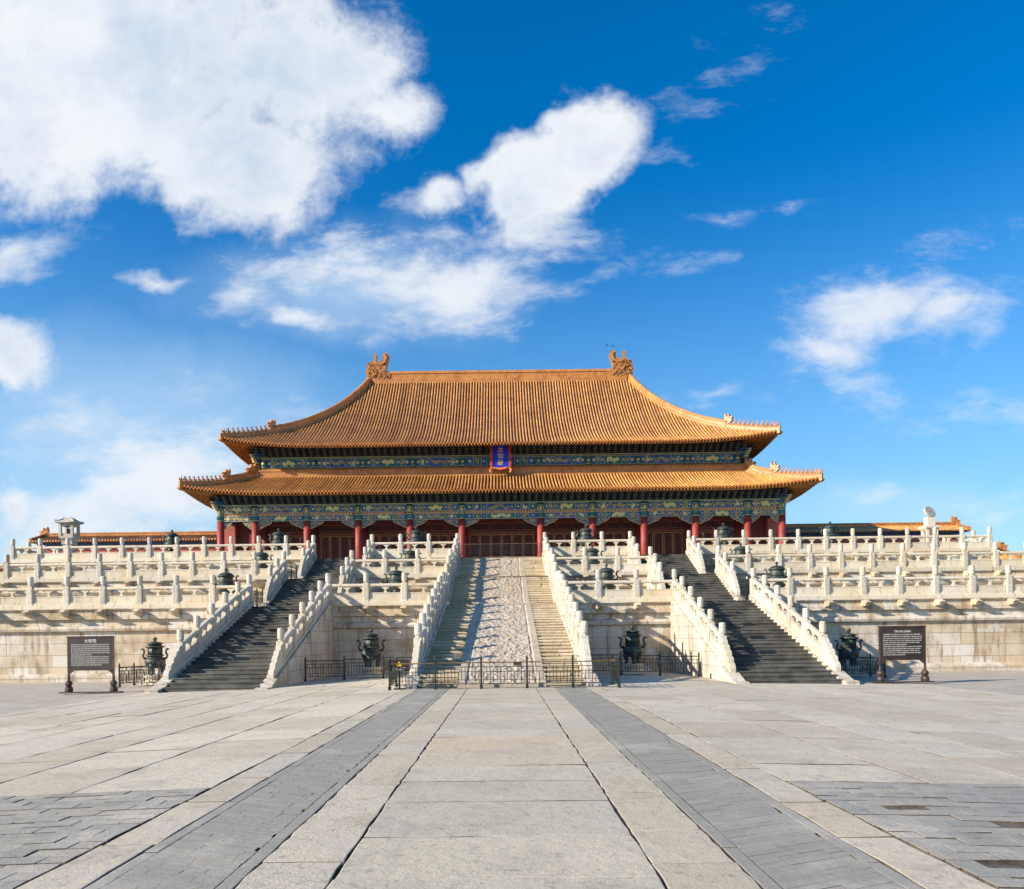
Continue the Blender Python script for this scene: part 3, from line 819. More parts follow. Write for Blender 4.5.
BEAM = [M['blue'], M['green'], M['gold'], M['gold_soft'], M['soffit'], M['gold_dim']]
def motif(mb, x, z, w, h, y, n, mi=2):
    """gilded dragon-like scrollwork: short strokes crowded round a winding line"""
    ph = random.uniform(0, 6)
    for i in range(n):
        u = random.uniform(-1, 1)
        cx = x + u * w / 2; cz = z + h * .16 * math.sin(u * 5 + ph) + h * random.uniform(-.24, .24)
        l = random.uniform(.14, .34); tt = random.uniform(.07, .15)
        mb.box(-l / 2, l / 2, -.02, 0.01, -tt / 2, tt / 2, mi, Tr(cx, y - random.uniform(0, .004), cz) @ Ry(random.uniform(-1.4, 1.4)))
def rosette(mb, x, z, r, y, mi=2):
    mb.prism([(x + r * (1 if k % 2 else .72) * math.cos(k * math.pi / 8), z + r * (1 if k % 2 else .72) * math.sin(k * math.pi / 8)) for k in range(16)], y - .02, y + .01, 'y', mi)
def painted(mb, x0, x1, z0, z1, y, flip, thick=.45, big=True):
    a, b = (0, 1) if not flip else (1, 0)
    mb.box(x0, x1, y, y + thick, z0, z1, a)
    L = x1 - x0; h = z1 - z0; f = y - .012
    mb.box(x0, x1, f, y + .01, z1 - .045, z1 - .005, 3); mb.box(x0, x1, f, y + .01, z0 + .005, z0 + .045, 3)
    e = L * .11
    def plate(p0, p1, mi): mb.box(p0, p1, f, y + .005, z0 + .07, z1 - .07, mi)
    plate(x0 + .10, x0 + e, b); plate(x1 - e, x1 - .10, b)
    plate(x0 + L * .23, x0 + L * .29, b); plate(x1 - L * .29, x1 - L * .23, b)
    for q in (x0 + e, x0 + L * .22, x0 + L * .30, x1 - e - .03, x1 - L * .22 - .03, x1 - L * .30 - .03):
        mb.box(q, q + .035, f - .004, y + .01, z0 + .05, z1 - .05, 3)
    fy = y - .014
    rosette(mb, x0 + .1 + (e - .1) / 2, (z0 + z1) / 2, h * .17, fy); rosette(mb, x1 - .1 - (e - .1) / 2, (z0 + z1) / 2, h * .17, fy)
    md = 2 if flip else 5
    motif(mb, x0 + L * .165, (z0 + z1) / 2, L * .06, h * .8, fy, 9, 7 - md); motif(mb, x1 - L * .165, (z0 + z1) / 2, L * .06, h * .8, fy, 9, 7 - md)
    motif(mb, (x0 + x1) / 2, (z0 + z1) / 2, L * (.26 if flip else .34), h * .72, fy, 60 if flip else 40, md)
    rosette(mb, x0 + L * .26, (z0 + z1) / 2, h * .13, fy, 2); rosette(mb, x1 - L * .26, (z0 + z1) / 2, h * .13, fy, 2)
bx = sorted([-c for c in COLX] + COLX)
for i in range(len(bx) - 1):
    x0, x1 = bx[i] + .36, bx[i + 1] - .36
    mb = MB(); painted(mb, x0, x1, 15.58, 16.33, HY - .25, i % 2 == 0); hp(mb, 'painted_beam', BEAM)
    mb = MB(); painted(mb, x0, x1, 14.70, 15.30, HY - .2, i % 2 == 1, .4); hp(mb, 'painted_beam', BEAM)
    mb = MB(); mb.box(x0, x1, HY - .12, HY + .1, 15.302, 15.578, 0)
    for q in range(int((x1 - x0) / .3)): mb.box(x0 + .05 + q * .3, x0 + .24 + q * .3, HY - .14, HY - .118, 15.36, 15.52, 1)
    hp(mb, 'cushion_board', [M['plaque_red'], M['gold_soft']])
    # scalloped brackets under the beam ends
    for (xx, s) in ((x0, 1), (x1, -1)):
        w = min(1.42, (x1 - x0) * .29)
        out = [(0, 0), (w, 0), (w, -.16), (w * .86, -.24), (w * .82, -.36), (w * .62, -.40), (w * .56, -.52), (w * .34, -.57), (w * .26, -.70), (w * .08, -.78), (0, -.80)]
        P = [(xx + s * a, 14.695 + b) for a, b in out]
        mb = MB(); mb.prism(P, HY - .08, HY + .08, 'y', 0)
        E = [(xx + s * a, 14.695 + b) for a, b in out[1:]]
        for (a0, b0), (a1, b1) in zip(E[:-1], E[1:]):
            mb.tube([(a0, HY - .09, b0), (a1, HY - .09, b1)], .035, 4, 1)
        for q in range(9):
            a = random.uniform(.1, .8) * w; b = -random.uniform(.08, .62) * (1 - a / w) - .05
            mb.box(-.07, .07, -.015, .01, -.03, .03, 1, Tr(xx + s * a, HY - .085, 14.695 + b) @ Ry(random.uniform(-1, 1)))
        hp(mb, 'corner_bracket', [M['blue_grey'], M['gold_soft']])
# plate above beams
mb = MB(); mb.box(-30.6, 30.6, HY - .42, HY + .42, 16.332, 16.46, 0); mb.box(-30.62, 30.62, HY - .44, HY - .421, 16.37, 16.42, 1); hp(mb, 'top_plate', [M['green'], M['gold_soft']])
mb = MB(); mb.box(-27.5, 27.5, HW - .42, HW + .42, 22.16, 22.28, 0); mb.box(-27.52, 27.52, HW - .44, HW - .421, 22.19, 22.24, 1); hp(mb, 'top_plate', [M['green'], M['gold_soft']])
# upper frieze
for i in range(len(bx) - 1):
    x0, x1 = bx[i], bx[i + 1]
    if i in (0, len(bx) - 2): continue
    x0 = max(-26.9, x0) + .3; x1 = min(26.9, x1) - .3
    mb = MB(); painted(mb, x0, x1, 21.12, 22.14, HW - .2, i % 2 == 1, .4); hp(mb, 'painted_beam', BEAM)
for x in bx[1:-1]:
    mb = MB(); mb.lathe([(.34, 20.9), (.34, 22.16)], 14, 0, Tr(x, HW - .12, 0))
    for z in (21.15, 22.0): mb.lathe([(.35, z), (.35, z + .06)], 14, 1, Tr(x, HW - .12, 0))
    rosette(mb, x, 21.6, .2, HW - .47, 1)
    hp(mb, 'short_pillar', [M['green'], M['gold_soft']], True)
# corner heads
for (xx, yy, zz) in ((30.0, HY, 16.3), (26.9, HW, 22.1)):
    for s in (-1, 1):
        mb = MB()
        for k in range(4):
            mb.box(-.32 - .14 * k, .32 + .14 * k, -.32 - .14 * k, .32 + .14 * k, k * .24 - .35, k * .24 - .18, k % 2, Tr(s * xx, yy, zz) @ Rz(R(45)))
            mb.box(-.16, .16, -.7 - .12 * k, .3, k * .24 - .36, k * .24 - .2, 2, Tr(s * xx, yy, zz) @ Rz(s * R(45)))
        hp(mb, 'corner_bracket', [M['green'], M['blue'], M['gold_soft']])
# bracket sets (dougong)
def dougong():
    mb = MB()
    for k in range(4):
        o = .12 + k * .27; z = k * .21
        w = .17 + .03 * k
        mb.box(-w, w, -o, .1, z, z + .10, k % 2)                    # block
        mb.box(-.055, .055, -o - .16, .1, z + .08, z + .20, (k + 1) % 2)    # tongue
        mb.box(-.30, .30, -o - .03, -o + .05, z + .10, z + .19, k % 2)      # cross arm
        for s in (-1, 1): mb.box(s * .26 - .06, s * .26 + .06, -o - .05, -o + .07, z + .19, z + .25, (k + 1) % 2)
        mb.box(-.05, .05, -o - .18, -o - .161, z + .10, z + .18, 2)
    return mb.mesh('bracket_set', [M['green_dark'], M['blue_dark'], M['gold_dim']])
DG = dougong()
n = 0
for i in range(81):
    x = -30 + 60 * i / 80
    put(DG, 'bracket_set', hall, (x, -.3, 16.46 - Z3)); n += 1
rest = MB()
ups = [-26.9 + 53.8 * i / 72 for i in range(73)]
for i, x in enumerate(ups):
    if 27 <= i <= 45: put(DG, 'bracket_set', hall, (x, HW - HY - .3, 22.28 - Z3)); continue
    me = DG
    for p in me.polygons:
        rest.add([tuple(me.vertices[v].co) for v in p.vertices], [tuple(range(len(p.vertices)))], p.material_index, Tr(x, HW - .3, 22.28))
for s in (-1, 1):       # along the sides
    for (X, ya, yb, z) in ((30.0, HY + .5, 118.5, 16.46), (26.9, HW + .5, 115, 22.28)):
        q = ya
        while q < yb:
            for p in DG.polygons:
                rest.add([tuple(DG.vertices[v].co) for v in p.vertices], [tuple(range(len(p.vertices)))], p.material_index, Tr(s * (X + .3), q, z) @ Rz(s * R(90)))
            q += .75
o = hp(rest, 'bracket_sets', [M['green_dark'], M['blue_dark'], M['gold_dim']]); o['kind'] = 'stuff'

# --- roofs
class Roof:
    def __init__(s, ye, yt, ze, zt, xe, xt, a, lift, push, w, xq=0.0, yc=YC):
        s.__dict__.update(locals())
    def Y(s, t): return s.ye + (s.yt - s.ye) * t
    def Z(s, t): return s.ze + (s.zt - s.ze) * (s.a * t + (1 - s.a) * t * t)
    def X(s, t): return s.xe - (s.xe - s.xt) * ((1 - s.xq) * t + s.xq * t * t)
    def front(s, x, t, up=0.0, sgn=1):
        X = s.X(t); u = max(0.0, min(1.2, (abs(x) - (X - s.w)) / s.w)) ** 2.2 * (1 - t) ** 2
        sg = 1 if x > 0 else -1
        y = s.Y(t) - s.push * u
        return (x + sg * s.push * u, y if sgn > 0 else 2 * s.yc - y, s.Z(t) + s.lift * u + up)
    def side(s, q, t, up=0.0, sgn=1):
        """q = y - yc along the side eave"""
        Q = s.yc - s.Y(t); X = s.X(t); u = max(0.0, min(1.2, (abs(q) - (Q - s.w)) / s.w)) ** 2.2 * (1 - t) ** 2
        sg = 1 if q > 0 else -1
        return (sgn * (X + s.push * u), s.yc + q + sg * s.push * u, s.Z(t) + s.lift * u + up)
    def tmax_front(s, x):
        lo, hi = 0.0, 1.0
        if abs(x) <= s.X(1): return 1.0
        for _ in range(30):
            m = (lo + hi) / 2
            if s.X(m) > abs(x): lo = m
            else: hi = m
        return lo
    def tmax_side(s, q):
        Q0, Q1 = s.yc - s.ye, s.yc - s.yt
        if abs(q) <= Q1: return 1.0
        return (Q0 - abs(q)) / (Q0 - Q1)
P_ = 0.345
def tile_field(R_, kind, sgn=1):
    """returns (tile rows, valleys, eave ends) meshes"""
    ti, va, ev = MB(), MB(), MB()
    L = R_.xe if kind == 'front' else R_.yc - R_.ye
    n = int(2 * L / P_); p = 2 * L / n
    fn = (lambda a, t, up: R_.front(a, t, up)) if kind == 'front' else (lambda a, t, up: R_.side(a, t, up, sgn))
    tm = R_.tmax_front if kind == 'front' else R_.tmax_side
    prof = [(-.088, -.02), (-.082, .06), (-.05, .125), (0, .145), (.05, .125), (.082, .06), (.088, -.02)]
    for i in range(n):
        a = -L + p * (i + .5)
        T = tm(a)
        if T < 0.012: continue
        ns = max(2, int(18 * T * (1.0 if R_.yt - R_.ye > 10 else .6)))
        ts = [T * k / ns for k in range(ns + 1)]
        ti.grid([[fn(a + dx, t, dz + .03) for dx, dz in prof] for t in ts])
        T2 = max(tm(a - p / 2), tm(a + p / 2), T)
        va.grid([[fn(a - p / 2 - .01, T2 * k / ns, 0), fn(a + p / 2 + .01, T2 * k / ns, 0)] for k in range(ns + 1)])
        # round end disc and drip tile
        c = Vector(fn(a, 0, .09)); c2 = Vector(fn(a + p / 2, 0, 0))
        out = Vector((0, -1, 0)) if kind == 'front' else Vector((sgn, 0, 0)); al = Vector((1, 0, 0)) if kind == 'front' else Vector((0, 1, 0))
        ring = [c + al * (.115 * math.cos(k * math.pi / 5)) + Vector((0, 0, .115 * math.sin(k * math.pi / 5))) for k in range(10)]
        ev.add([r - out * .06 for r in ring] + [r + out * .05 for r in ring], [tuple(range(10, 20))] + [(k, (k + 1) % 10, 10 + (k + 1) % 10, 10 + k) for k in range(10)], 0)
        w = p * .5
        d = [c2 + al * (-w * .55), c2 + al * (w * .55), c2 + al * (w * .4) - Vector((0, 0, .13)), c2 - Vector((0, 0, .21)), c2 - al * (w * .4) - Vector((0, 0, .13))]
        ev.add([q + out * .04 for q in d] + [q - out * .02 for q in d], [(0, 1, 2, 3, 4)] + [(k, (k + 1) % 5, 5 + (k + 1) % 5, 5 + k) for k in range(5)], 0)
    return ti, va, ev

def roof_under(R_, zin, yin, xin):
    """soffit boards, fascia and two rows of rafters; yin/xin = wall line, zin = soffit height there"""
    sf, rf = MB(), MB()
    Yc = R_.yc
    def fr(x, f):       # f 0 at eave, 1 at the wall line
        e = Vector(R_.front(x, 0, -.16)); x2 = max(-xin, min(xin, x * xin / R_.xe))
        w = Vector((x2, yin, zin)); return e.lerp(w, f)
    n = 90
    xs = [-R_.xe + 2 * R_.xe * i / n for i in range(n + 1)]
    sf.grid([[tuple(fr(x, f)) for x in xs] for f in (0.02, .3, .6, 1)])
    L = Yc - R_.ye
    for sg in (-1, 1):
        qs = [-L + 2 * L * i / 60 for i in range(61)]
        def sd(q, f):
            e = Vector(R_.side(q, 0, -.16, sg)); q2 = q * (Yc - yin) / L
            return e.lerp(Vector((sg * xin, Yc + q2, zin)), f)
        sf.grid([[tuple(sd(q, f)) for q in qs] for f in (0.02, .3, .6, 1)])
        m = int(2 * L / .36)
        for i in range(m + 1):
            q = -L + 2 * L * i / m
            if abs(q) > L - .15: continue
            a, b = sd(q, .02), sd(q, .45)
            rf.tube([a - Vector((0, 0, .06)), b - Vector((0, 0, .07))], .06, 4, 0); 
            rf.tube([sd(q, .26) - Vector((0, 0, .16)), sd(q, .95) - Vector((0, 0, .14))], .075, 6, 0)
            rf.tube([a - Vector((sg * -.012, 0, .06)), a - Vector((sg * .01, 0, .06))], .045, 4, 1)
    m = int(2 * R_.xe / .36)
    for i in range(m + 1):
        x = -R_.xe + 2 * R_.xe * i / m
        if abs(x) > R_.xe - .15: continue
        a, b = fr(x, .02), fr(x, .45)
        rf.tube([a - Vector((0, 0, .06)), b - Vector((0, 0, .07))], .06, 4, 0)
        rf.tube([a - Vector((0, .012, .06)), a - Vector((0, -.01, .06))], .045, 4, 1)
        c = fr(x, .26) - Vector((0, 0, .16))
        rf.tube([c, fr(x, .95) - Vector((0, 0, .14))], .075, 6, 0)
        rf.tube([c - Vector((0, .012, 0)), c + Vector((0, .01, 0))], .05, 6, 1)
    # hip rafters at the four corners
    for sx in (-1, 1):
        for f0 in (1,):
            e = Vector(R_.front(sx * R_.xe, 0, -.25)); w = Vector((sx * xin, yin, zin - .25))
            rf.tube([tuple(e), tuple(w)], .17, 4, 0)
    return sf, rf

def hip_pts(R_, sx, t0, t1, n, up):
    P = []
    for k in range(n + 1):
        t = t0 + (t1 - t0) * k / n
        x, y, z = R_.front(sx * R_.X(t), t, up); P.append(Vector((x, y, z)))
    return P
def ridge_sweep(mb, P, w, h, mi=0):
    """moulded ridge of width w and height h along P"""
    prof = [(-.5, -.35), (-.5, .12), (-.36, .20), (-.36, .62), (-.48, .70), (-.42, .84), (-.2, 1.0), (.2, 1.0), (.42, .84), (.48, .70), (.36, .62), (.36, .20), (.5, .12), (.5, -.35)]
    rows = []
    for k, p in enumerate(P):
        t = (P[min(k + 1, len(P) - 1)] - P[max(k - 1, 0)]); t.z = 0; t.normalize(); nn = Vector((-t.y, t.x, 0))
        rows.append([tuple(p + nn * (a * w) + Vector((0, 0, b * h))) for a, b in prof])
    mb.grid(rows, mi)
    for r in (rows[0], rows[-1]): mb.add(r, [tuple(range(len(r)))], mi)

def beast_mesh():
    """small seated ridge animal, facing -x (towards the corner)"""
    mb = MB()
    mb.tube([(.10, 0, 0), (.07, 0, .14), (.0, 0, .28), (-.04, 0, .40)], [.11, .12, .09, .07], 7)
    mb.lathe([(.02, -.09), (.075, -.05), (.085, .02), (.05, .08), (.01, .1)], 7, M=Tr(-.07, 0, .47))
    mb.box(-.20, -.08, -.045, .045, .40, .49); 
    for s in (-1, 1):
        mb.tube([(-.08, s * .05, .26), (-.14, s * .05, .0)], .035, 5)
        mb.tube([(-.04, s * .05, .52), (.02, s * .06, .62)], [.025, .008], 5)
    mb.tube([(.16, 0, .04), (.24, 0, .2), (.20, 0, .36)], [.04, .04, .015], 5)
    return mb.mesh('ridge_beast', M['tile_ridge'])
BEAST = beast_mesh()
def rider_mesh():
    """immortal riding a hen at the very tip"""
    mb = MB()
    mb.tube([(.18, 0, .12), (.0, 0, .14), (-.16, 0, .2), (-.24, 0, .34)], [.08, .13, .09, .05], 7)
    mb.tube([(.18, 0, .14), (.30, 0, .36), (.26, 0, .5)], [.07, .07, .02], 6)
    mb.tube([(0, 0, .2), (0, 0, .46)], [.10, .07], 7); mb.lathe([(.02, -.06), (.06, 0), (.02, .07)], 8, M=Tr(0, 0, .54))
    return mb.mesh('hen_rider', M['tile_ridge'])
RIDER = rider_mesh()
def horned_mesh():
    """horned dragon head, the larger beast behind the row, facing -x"""
    mb = MB()
    out = [(.45, 0), (-.30, 0), (-.42, .18), (-.55, .22), (-.60, .36), (-.42, .38), (-.50, .50), (-.62, .58), (-.58, .70), (-.34, .66), (-.22, .78), (-.12, 1.10), (.0, .82),
           (.16, .80), (.30, 1.22), (.38, .84), (.34, .55), (.48, .40)]
    mb.prism(out, -.16, .16)
    for s in (-1, 1):
        mb.lathe([(.02, -.07), (.07, 0), (.02, .07)], 8, M=Tr(-.25, s * .17, .56))
        mb.tube([(-.1, s * .12, .75), (.05, s * .22, .95), (.12, s * .24, 1.12)], [.06, .05, .01], 6)
        mb.tube([(.3, s * .17, .1), (.0, s * .2, .25), (.25, s * .2, .42)], [.07, .08, .03], 6)
    return mb.mesh('horned_beast', M['tile_ridge'])
HORNED = horned_mesh()

def build_roof(R_, nm, zin, yin, xin, nb, hb):
    acc = [MB(), MB()]; evs = []
    for kind, sg in (('front', 1), ('side', -1), ('side', 1)):
        tf = tile_field(R_, kind, sg); evs.append(tf[2])
        for m, q in zip(acc[:2], tf[:2]): m.add(q.v, q.f)
    va = acc[1]; n = 40
    va.grid([[R_.front(-R_.X(k / 12) + 2 * R_.X(k / 12) * i / n, k / 12, .05, -1) for i in range(n + 1)] for k in range(13)])
    r = hp(acc[0], nm, M['tile'])
    off = (0, 0, 0)
    va.build('valley_tiles', M['tile_valley_shade'], r); 
    for e in evs: e.build('eave_tiles', M['tile_eave'], r)
    sf, rf = roof_under(R_, zin, yin, xin)
    sf.build('soffit', M['soffit'], r); rf.build('rafters', [M['soffit'], M['gold_dim']], r)
    for sx in (-1, 1):
        # hip ridges: tall part above, low part with the animals near the corner
        tt = hb
        mb = MB(); ridge_sweep(mb, hip_pts(R_, sx, tt, 1.0, 16, .06), .55, .85); mb.build('hip_ridge', M['tile_ridge'], r)
        mb = MB(); ridge_sweep(mb, hip_pts(R_, sx, 0.0, tt, 8, .06), .40, .48)
        mb.build('hip_ridge', M['tile_ridge'], r)
        # back hips, simple
        P = [Vector((p.x, 2 * R_.yc - p.y, p.z)) for p in hip_pts(R_, sx, 0, 1.0, 14, .06)]
        mb = MB(); ridge_sweep(mb, P, .5, .7); mb.build('hip_ridge', M['tile_ridge'], r)
        P = hip_pts(R_, sx, 0.012, tt, 60, .50); seg = [0]
        for a, b in zip(P[:-1], P[1:]): seg.append(seg[-1] + (b - a).length)
        def at(s_):
            for k in range(len(seg) - 1):
                if seg[k + 1] >= s_: f = (s_ - seg[k]) / (seg[k + 1] - seg[k]); return P[k].lerp(P[k + 1], f)
            return P[-1]
        rz = math.atan2(1, -sx) + math.pi if False else (R(45) if sx < 0 else R(135))
        for k in range(nb + 1):
            p = at(.12 + (seg[-1] - .9) * k / (nb + .6))
            put(RIDER if k == 0 else BEAST, 'hen_rider' if k == 0 else 'ridge_beast', r, tuple(p), rz)
        p = at(seg[-1] - .25); put(HORNED, 'horned_beast', r, tuple(p + Vector((0, 0, .02))), rz)
        # dragon head sleeve under the tip
        e = Vector(R_.front(sx * R_.xe, 0, -.15))
        mb = MB(); mb.lathe([(.03, -.32), (.14, -.25), (.17, 0), (.20, .2), (.16, .45)], 8, M=Tr(e.x, e.y, e.z) @ Rz(R(135) if sx < 0 else R(45)) @ Ry(R(-90 if sx<0 else -90)))
        mb.build('corner_head', M['tile_ridge'], r)
    return r
LOW = Roof(82.3, 88.75, 17.20, 20.1, 32.75, 27.1, .78, 0.75, .25, 10)
UPP = Roof(85.9, YC, 22.90, 34.9, 29.75, 16.5, .48, 0.85, .25, 11, xq=-.40)
r1 = build_roof(LOW, 'lower_roof', 17.75, HY - .1, 30.1, 9, .62)
r2 = build_roof(UPP, 'upper_roof', 23.75, HW - .1, 26.9, 9, .26)

# ridge band between lower roof and frieze
mb = MB()
ring = [Vector((-27.35, 2 * YC - 88.6, 19.95)), Vector((-27.35, 88.6, 19.95)), Vector((27.35, 88.6, 19.95)), Vector((27.35, 2 * YC - 88.6, 19.95))]
for a, b in zip(ring[:-1], ring[1:]):
    ridge_sweep(mb, [a.lerp(b, k / 20) for k in range(21)], .55, 1.0)
hp(mb, 'band_ridge', M['tile_ridge'])
for s in (-1, 1):
    mb = MB()
    me = HORNED
    for p in me.polygons: mb.add([tuple(me.vertices[v].co) for v in p.vertices], [tuple(range(len(p.vertices)))], 0, Tr(s * 27.5, 88.4, 20.2) @ Rz(R(45) if s < 0 else R(135)) @ S3(1.15, 1.6, 1.15))
    hp(mb, 'corner_dragon', M['tile_ridge'])
# main ridge
mb = MB(); ridge_sweep(mb, [Vector((-16.2 + 32.4 * k / 40, YC, 34.95)) for k in range(41)], .8, 1.2)
hp(mb, 'main_ridge', M['tile_ridge'])
def chiwen(s):
    """great dragon that bites the ridge end; outline x from outer edge (0) inwards"""
    out = [(.0, -.5), (.0, .45), (-.22, .75), (-.30, .95), (.0, .95), (.05, 1.6), (.12, 2.05), (.45, 2.30), (1.0, 2.25), (1.2, 2.40), (1.28, 3.05), (1.15, 3.25), (1.22, 3.50), (1.5, 3.6), (1.78, 3.48),
           (1.86, 3.25), (1.72, 3.02), (1.72, 2.35), (2.35, 2.35), (2.75, 2.6), (2.95, 2.95), (2.9, 3.3), (3.05, 3.6), (3.4, 3.68), (3.8, 3.6), (4.02, 3.3), (4.05, 2.95), (3.85, 2.5),
           (3.72, 2.0), (3.55, 1.4), (3.5, .95), (3.85, .75), (4.05, .55), (4.2, .6), (4.15, .1), (4.0, -.5)]
    mb = MB(); c = .72
    pts = [(a * c, b * c) for a, b in out]
    Mx = Tr(s * 16.95, YC, 35.35) @ S3(-s, 1, 1.18)
    mb.prism(pts, -.38, .38, 'y', 0, Mx)
    rnd = random.Random(5)
    for q in (-1, 1):       # relief scales, legs, eye on both faces
        for k in range(46):
            a, b = rnd.uniform(.3, 3.4) * c, rnd.uniform(-.2, 2.1) * c
            r = rnd.uniform(.08, .2)
            mb.lathe([(r, -.06), (r * .8, .05), (r * .3, .12)], 7, 0, Mx @ Tr(a, q * .38, b) @ Rx(R(90) * q))
        for pl in ([(3.6, .0), (2.8, .6), (2.0, .5), (1.4, 1.2), (.6, 1.4)], [(3.3, 3.4), (3.6, 2.9), (3.3, 2.3), (2.6, 1.9), (1.8, 2.0)], [(.3, .3), (1.2, .1), (1.8, .6), (2.6, .2)]):
            mb.tube([(a * c, q * .42, b * c) for a, b in pl], .13, 6, 0, Mx)
    hp(mb, 'ridge_dragon', M['tile_ridge'])
chiwen(-1); chiwen(1)

# boards behind the brackets, side beams
mb = MB()
mb.box(-30.1, 30.1, HY - .05, HY + .08, 16.46, 17.85); mb.box(-27.0, 27.0, HW - .05, HW + .08, 22.28, 23.85)
for s in (-1, 1):
    a, b = sorted((s * 29.95, s * 30.08)); mb.box(a, b, HY + .1, 2 * YC - HY, 16.46, 17.85)
    a, b = sorted((s * 26.85, s * 26.98)); mb.box(a, b, HW + .1, 2 * YC - HW, 20.4, 23.85)
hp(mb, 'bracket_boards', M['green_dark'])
for s in (-1, 1):
    a, b = sorted((s * 29.7, s * 30.2))
    mb = MB(); mb.box(a, b, HY + .45, 2 * YC - HY, 14.9, 16.42); hp(mb, 'side_beam', M['green'])
# walls, porch, doors
mb = MB(); mb.box(-26.6, 26.6, HW + .25, HW + .6, 13.75, 17.4); mb.box(-30, 30, HY + .4, HW + .3, 16.35, 16.42); hp(mb, 'porch_ceiling', M['red_shaded'])
mb = MB(); mb.box(-26.5, 26.5, HW - .12, HW + .4, 20.5, 23.6); hp(mb, 'upper_wall', M['red_shaded'])
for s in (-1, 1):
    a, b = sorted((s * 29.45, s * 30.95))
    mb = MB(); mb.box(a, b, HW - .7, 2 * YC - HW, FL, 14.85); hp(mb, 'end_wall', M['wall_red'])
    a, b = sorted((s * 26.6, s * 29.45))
    mb = MB(); mb.box(a, b, HW - .1, HW + .5, FL, 16.3); hp(mb, 'porch_wall', M['red_shaded'])
mb = MB(); mb.box(-30.9, 30.9, 2 * YC - HW, 2 * YC - HW + .8, FL, 16.4); hp(mb, 'back_wall', M['wall_red'])
M['gold_text'] = simple('gilt_letters', (0.72, 0.42, 0.09), 0.5, 0.1, 0.1)
M['gold_door'] = simple('door_gilding', (0.36, 0.20, 0.045), 0.5, 0.1, 0.2)
DM = [M['red_shaded'], M['maroon'], M['gold_door']]
def leaf(w, h, arch=True):
    mb = MB()
    mb.box(-w / 2 + .02, w / 2 - .02, 0, .08, 0, h, 0)
    def frame(x0, x1, z0, z1, t=.05, y=-.03, mi=2):
        mb.box(x0, x1, y, .0, z0, z0 + t, mi); mb.box(x0, x1, y, .0, z1 - t, z1, mi)
        mb.box(x0, x0 + t, y, .0, z0 + t, z1 - t, mi); mb.box(x1 - t, x1, y, .0, z0 + t, z1 - t, mi)
    a = w / 2 - .06
    frame(-a, a, h * .36, h - .10, .06); frame(-a, a, .1, h * .30, .05)
    b = a - .13
    top = h - .22
    arc = [(b * math.cos(k * math.pi / 8), top - b + .55 * b * math.sin(k * math.pi / 8) + .45 * b) for k in range(9)]
    mb.prism([(-b, h * .36 + .18), (b, h * .36 + .18)] + arc, -.022, .0, 'y', 1)
    for q in range(-3, 4):
        x = b * q / 3.6; mb.box(x - .012, x + .012, -.035, -.022, h * .36 + .18, top - .5 * b, 0)
    nz = 9
    for q in range(nz):
        z = h * .36 + .25 + (top - .5 * b - h * .36 - .3) * q / (nz - 1); mb.box(-b, b, -.035, -.022, z - .012, z + .012, 0)
    mb.lathe([(.2, 0), (.15, .04)], 8, 2, Tr(0, 0, h * .20) @ Rx(R(90)))
    mb.box(-b, b, -.03, 0, h * .31, h * .345, 2)
    return mb.mesh('door_leaf', DM)
_lc = {}
inn = sorted([-c for c in COLX[:5]] + COLX[:5])
for i in range(len(inn) - 1):
    x0, x1 = inn[i] + .40, inn[i + 1] - .40
    W = x1 - x0; mid = i == 4
    mb = MB()
    mb.box(x0, x1, HW - .1, HW + .1, 13.62, 13.85, 0); mb.box(x0, x1, HW - .115, HW - .1, 13.66, 13.70, 2)
    mb.box(x0, x0 + .18, HW - .1, HW + .1, FL, 13.62, 0); mb.box(x1 - .18, x1, HW - .1, HW + .1, FL, 13.62, 0)
    mb.box(x0, x1, HW - .02, HW + .06, 13.85, 15.4, 0)
    for q in range(3):
        a = x0 + W * q / 3 + .15; b = x0 + W * (q + 1) / 3 - .15
        mb.box(a, b, HW - .04, HW - .02, 13.95, 14.75, 1)
        mb.box(a, b, HW - .05, HW - .04, 13.97, 14.0, 2); mb.box(a, b, HW - .05, HW - .04, 14.70, 14.73, 2)
    hp(mb, 'door_frame', DM)
    nl = 6 if mid else 4
    lw = (W - .36) / nl
    window = i in (0, 8)
    key = round(lw, 2)
    if key not in _lc: _lc[key] = leaf(lw, 4.85)
    for q in range(nl):
        if i % 2 == 1 and False: pass
        put(_lc[key], 'door_leaf', hall, (x0 + .18 + lw * (q + .5), HW - .03 - HY, FL - Z3))

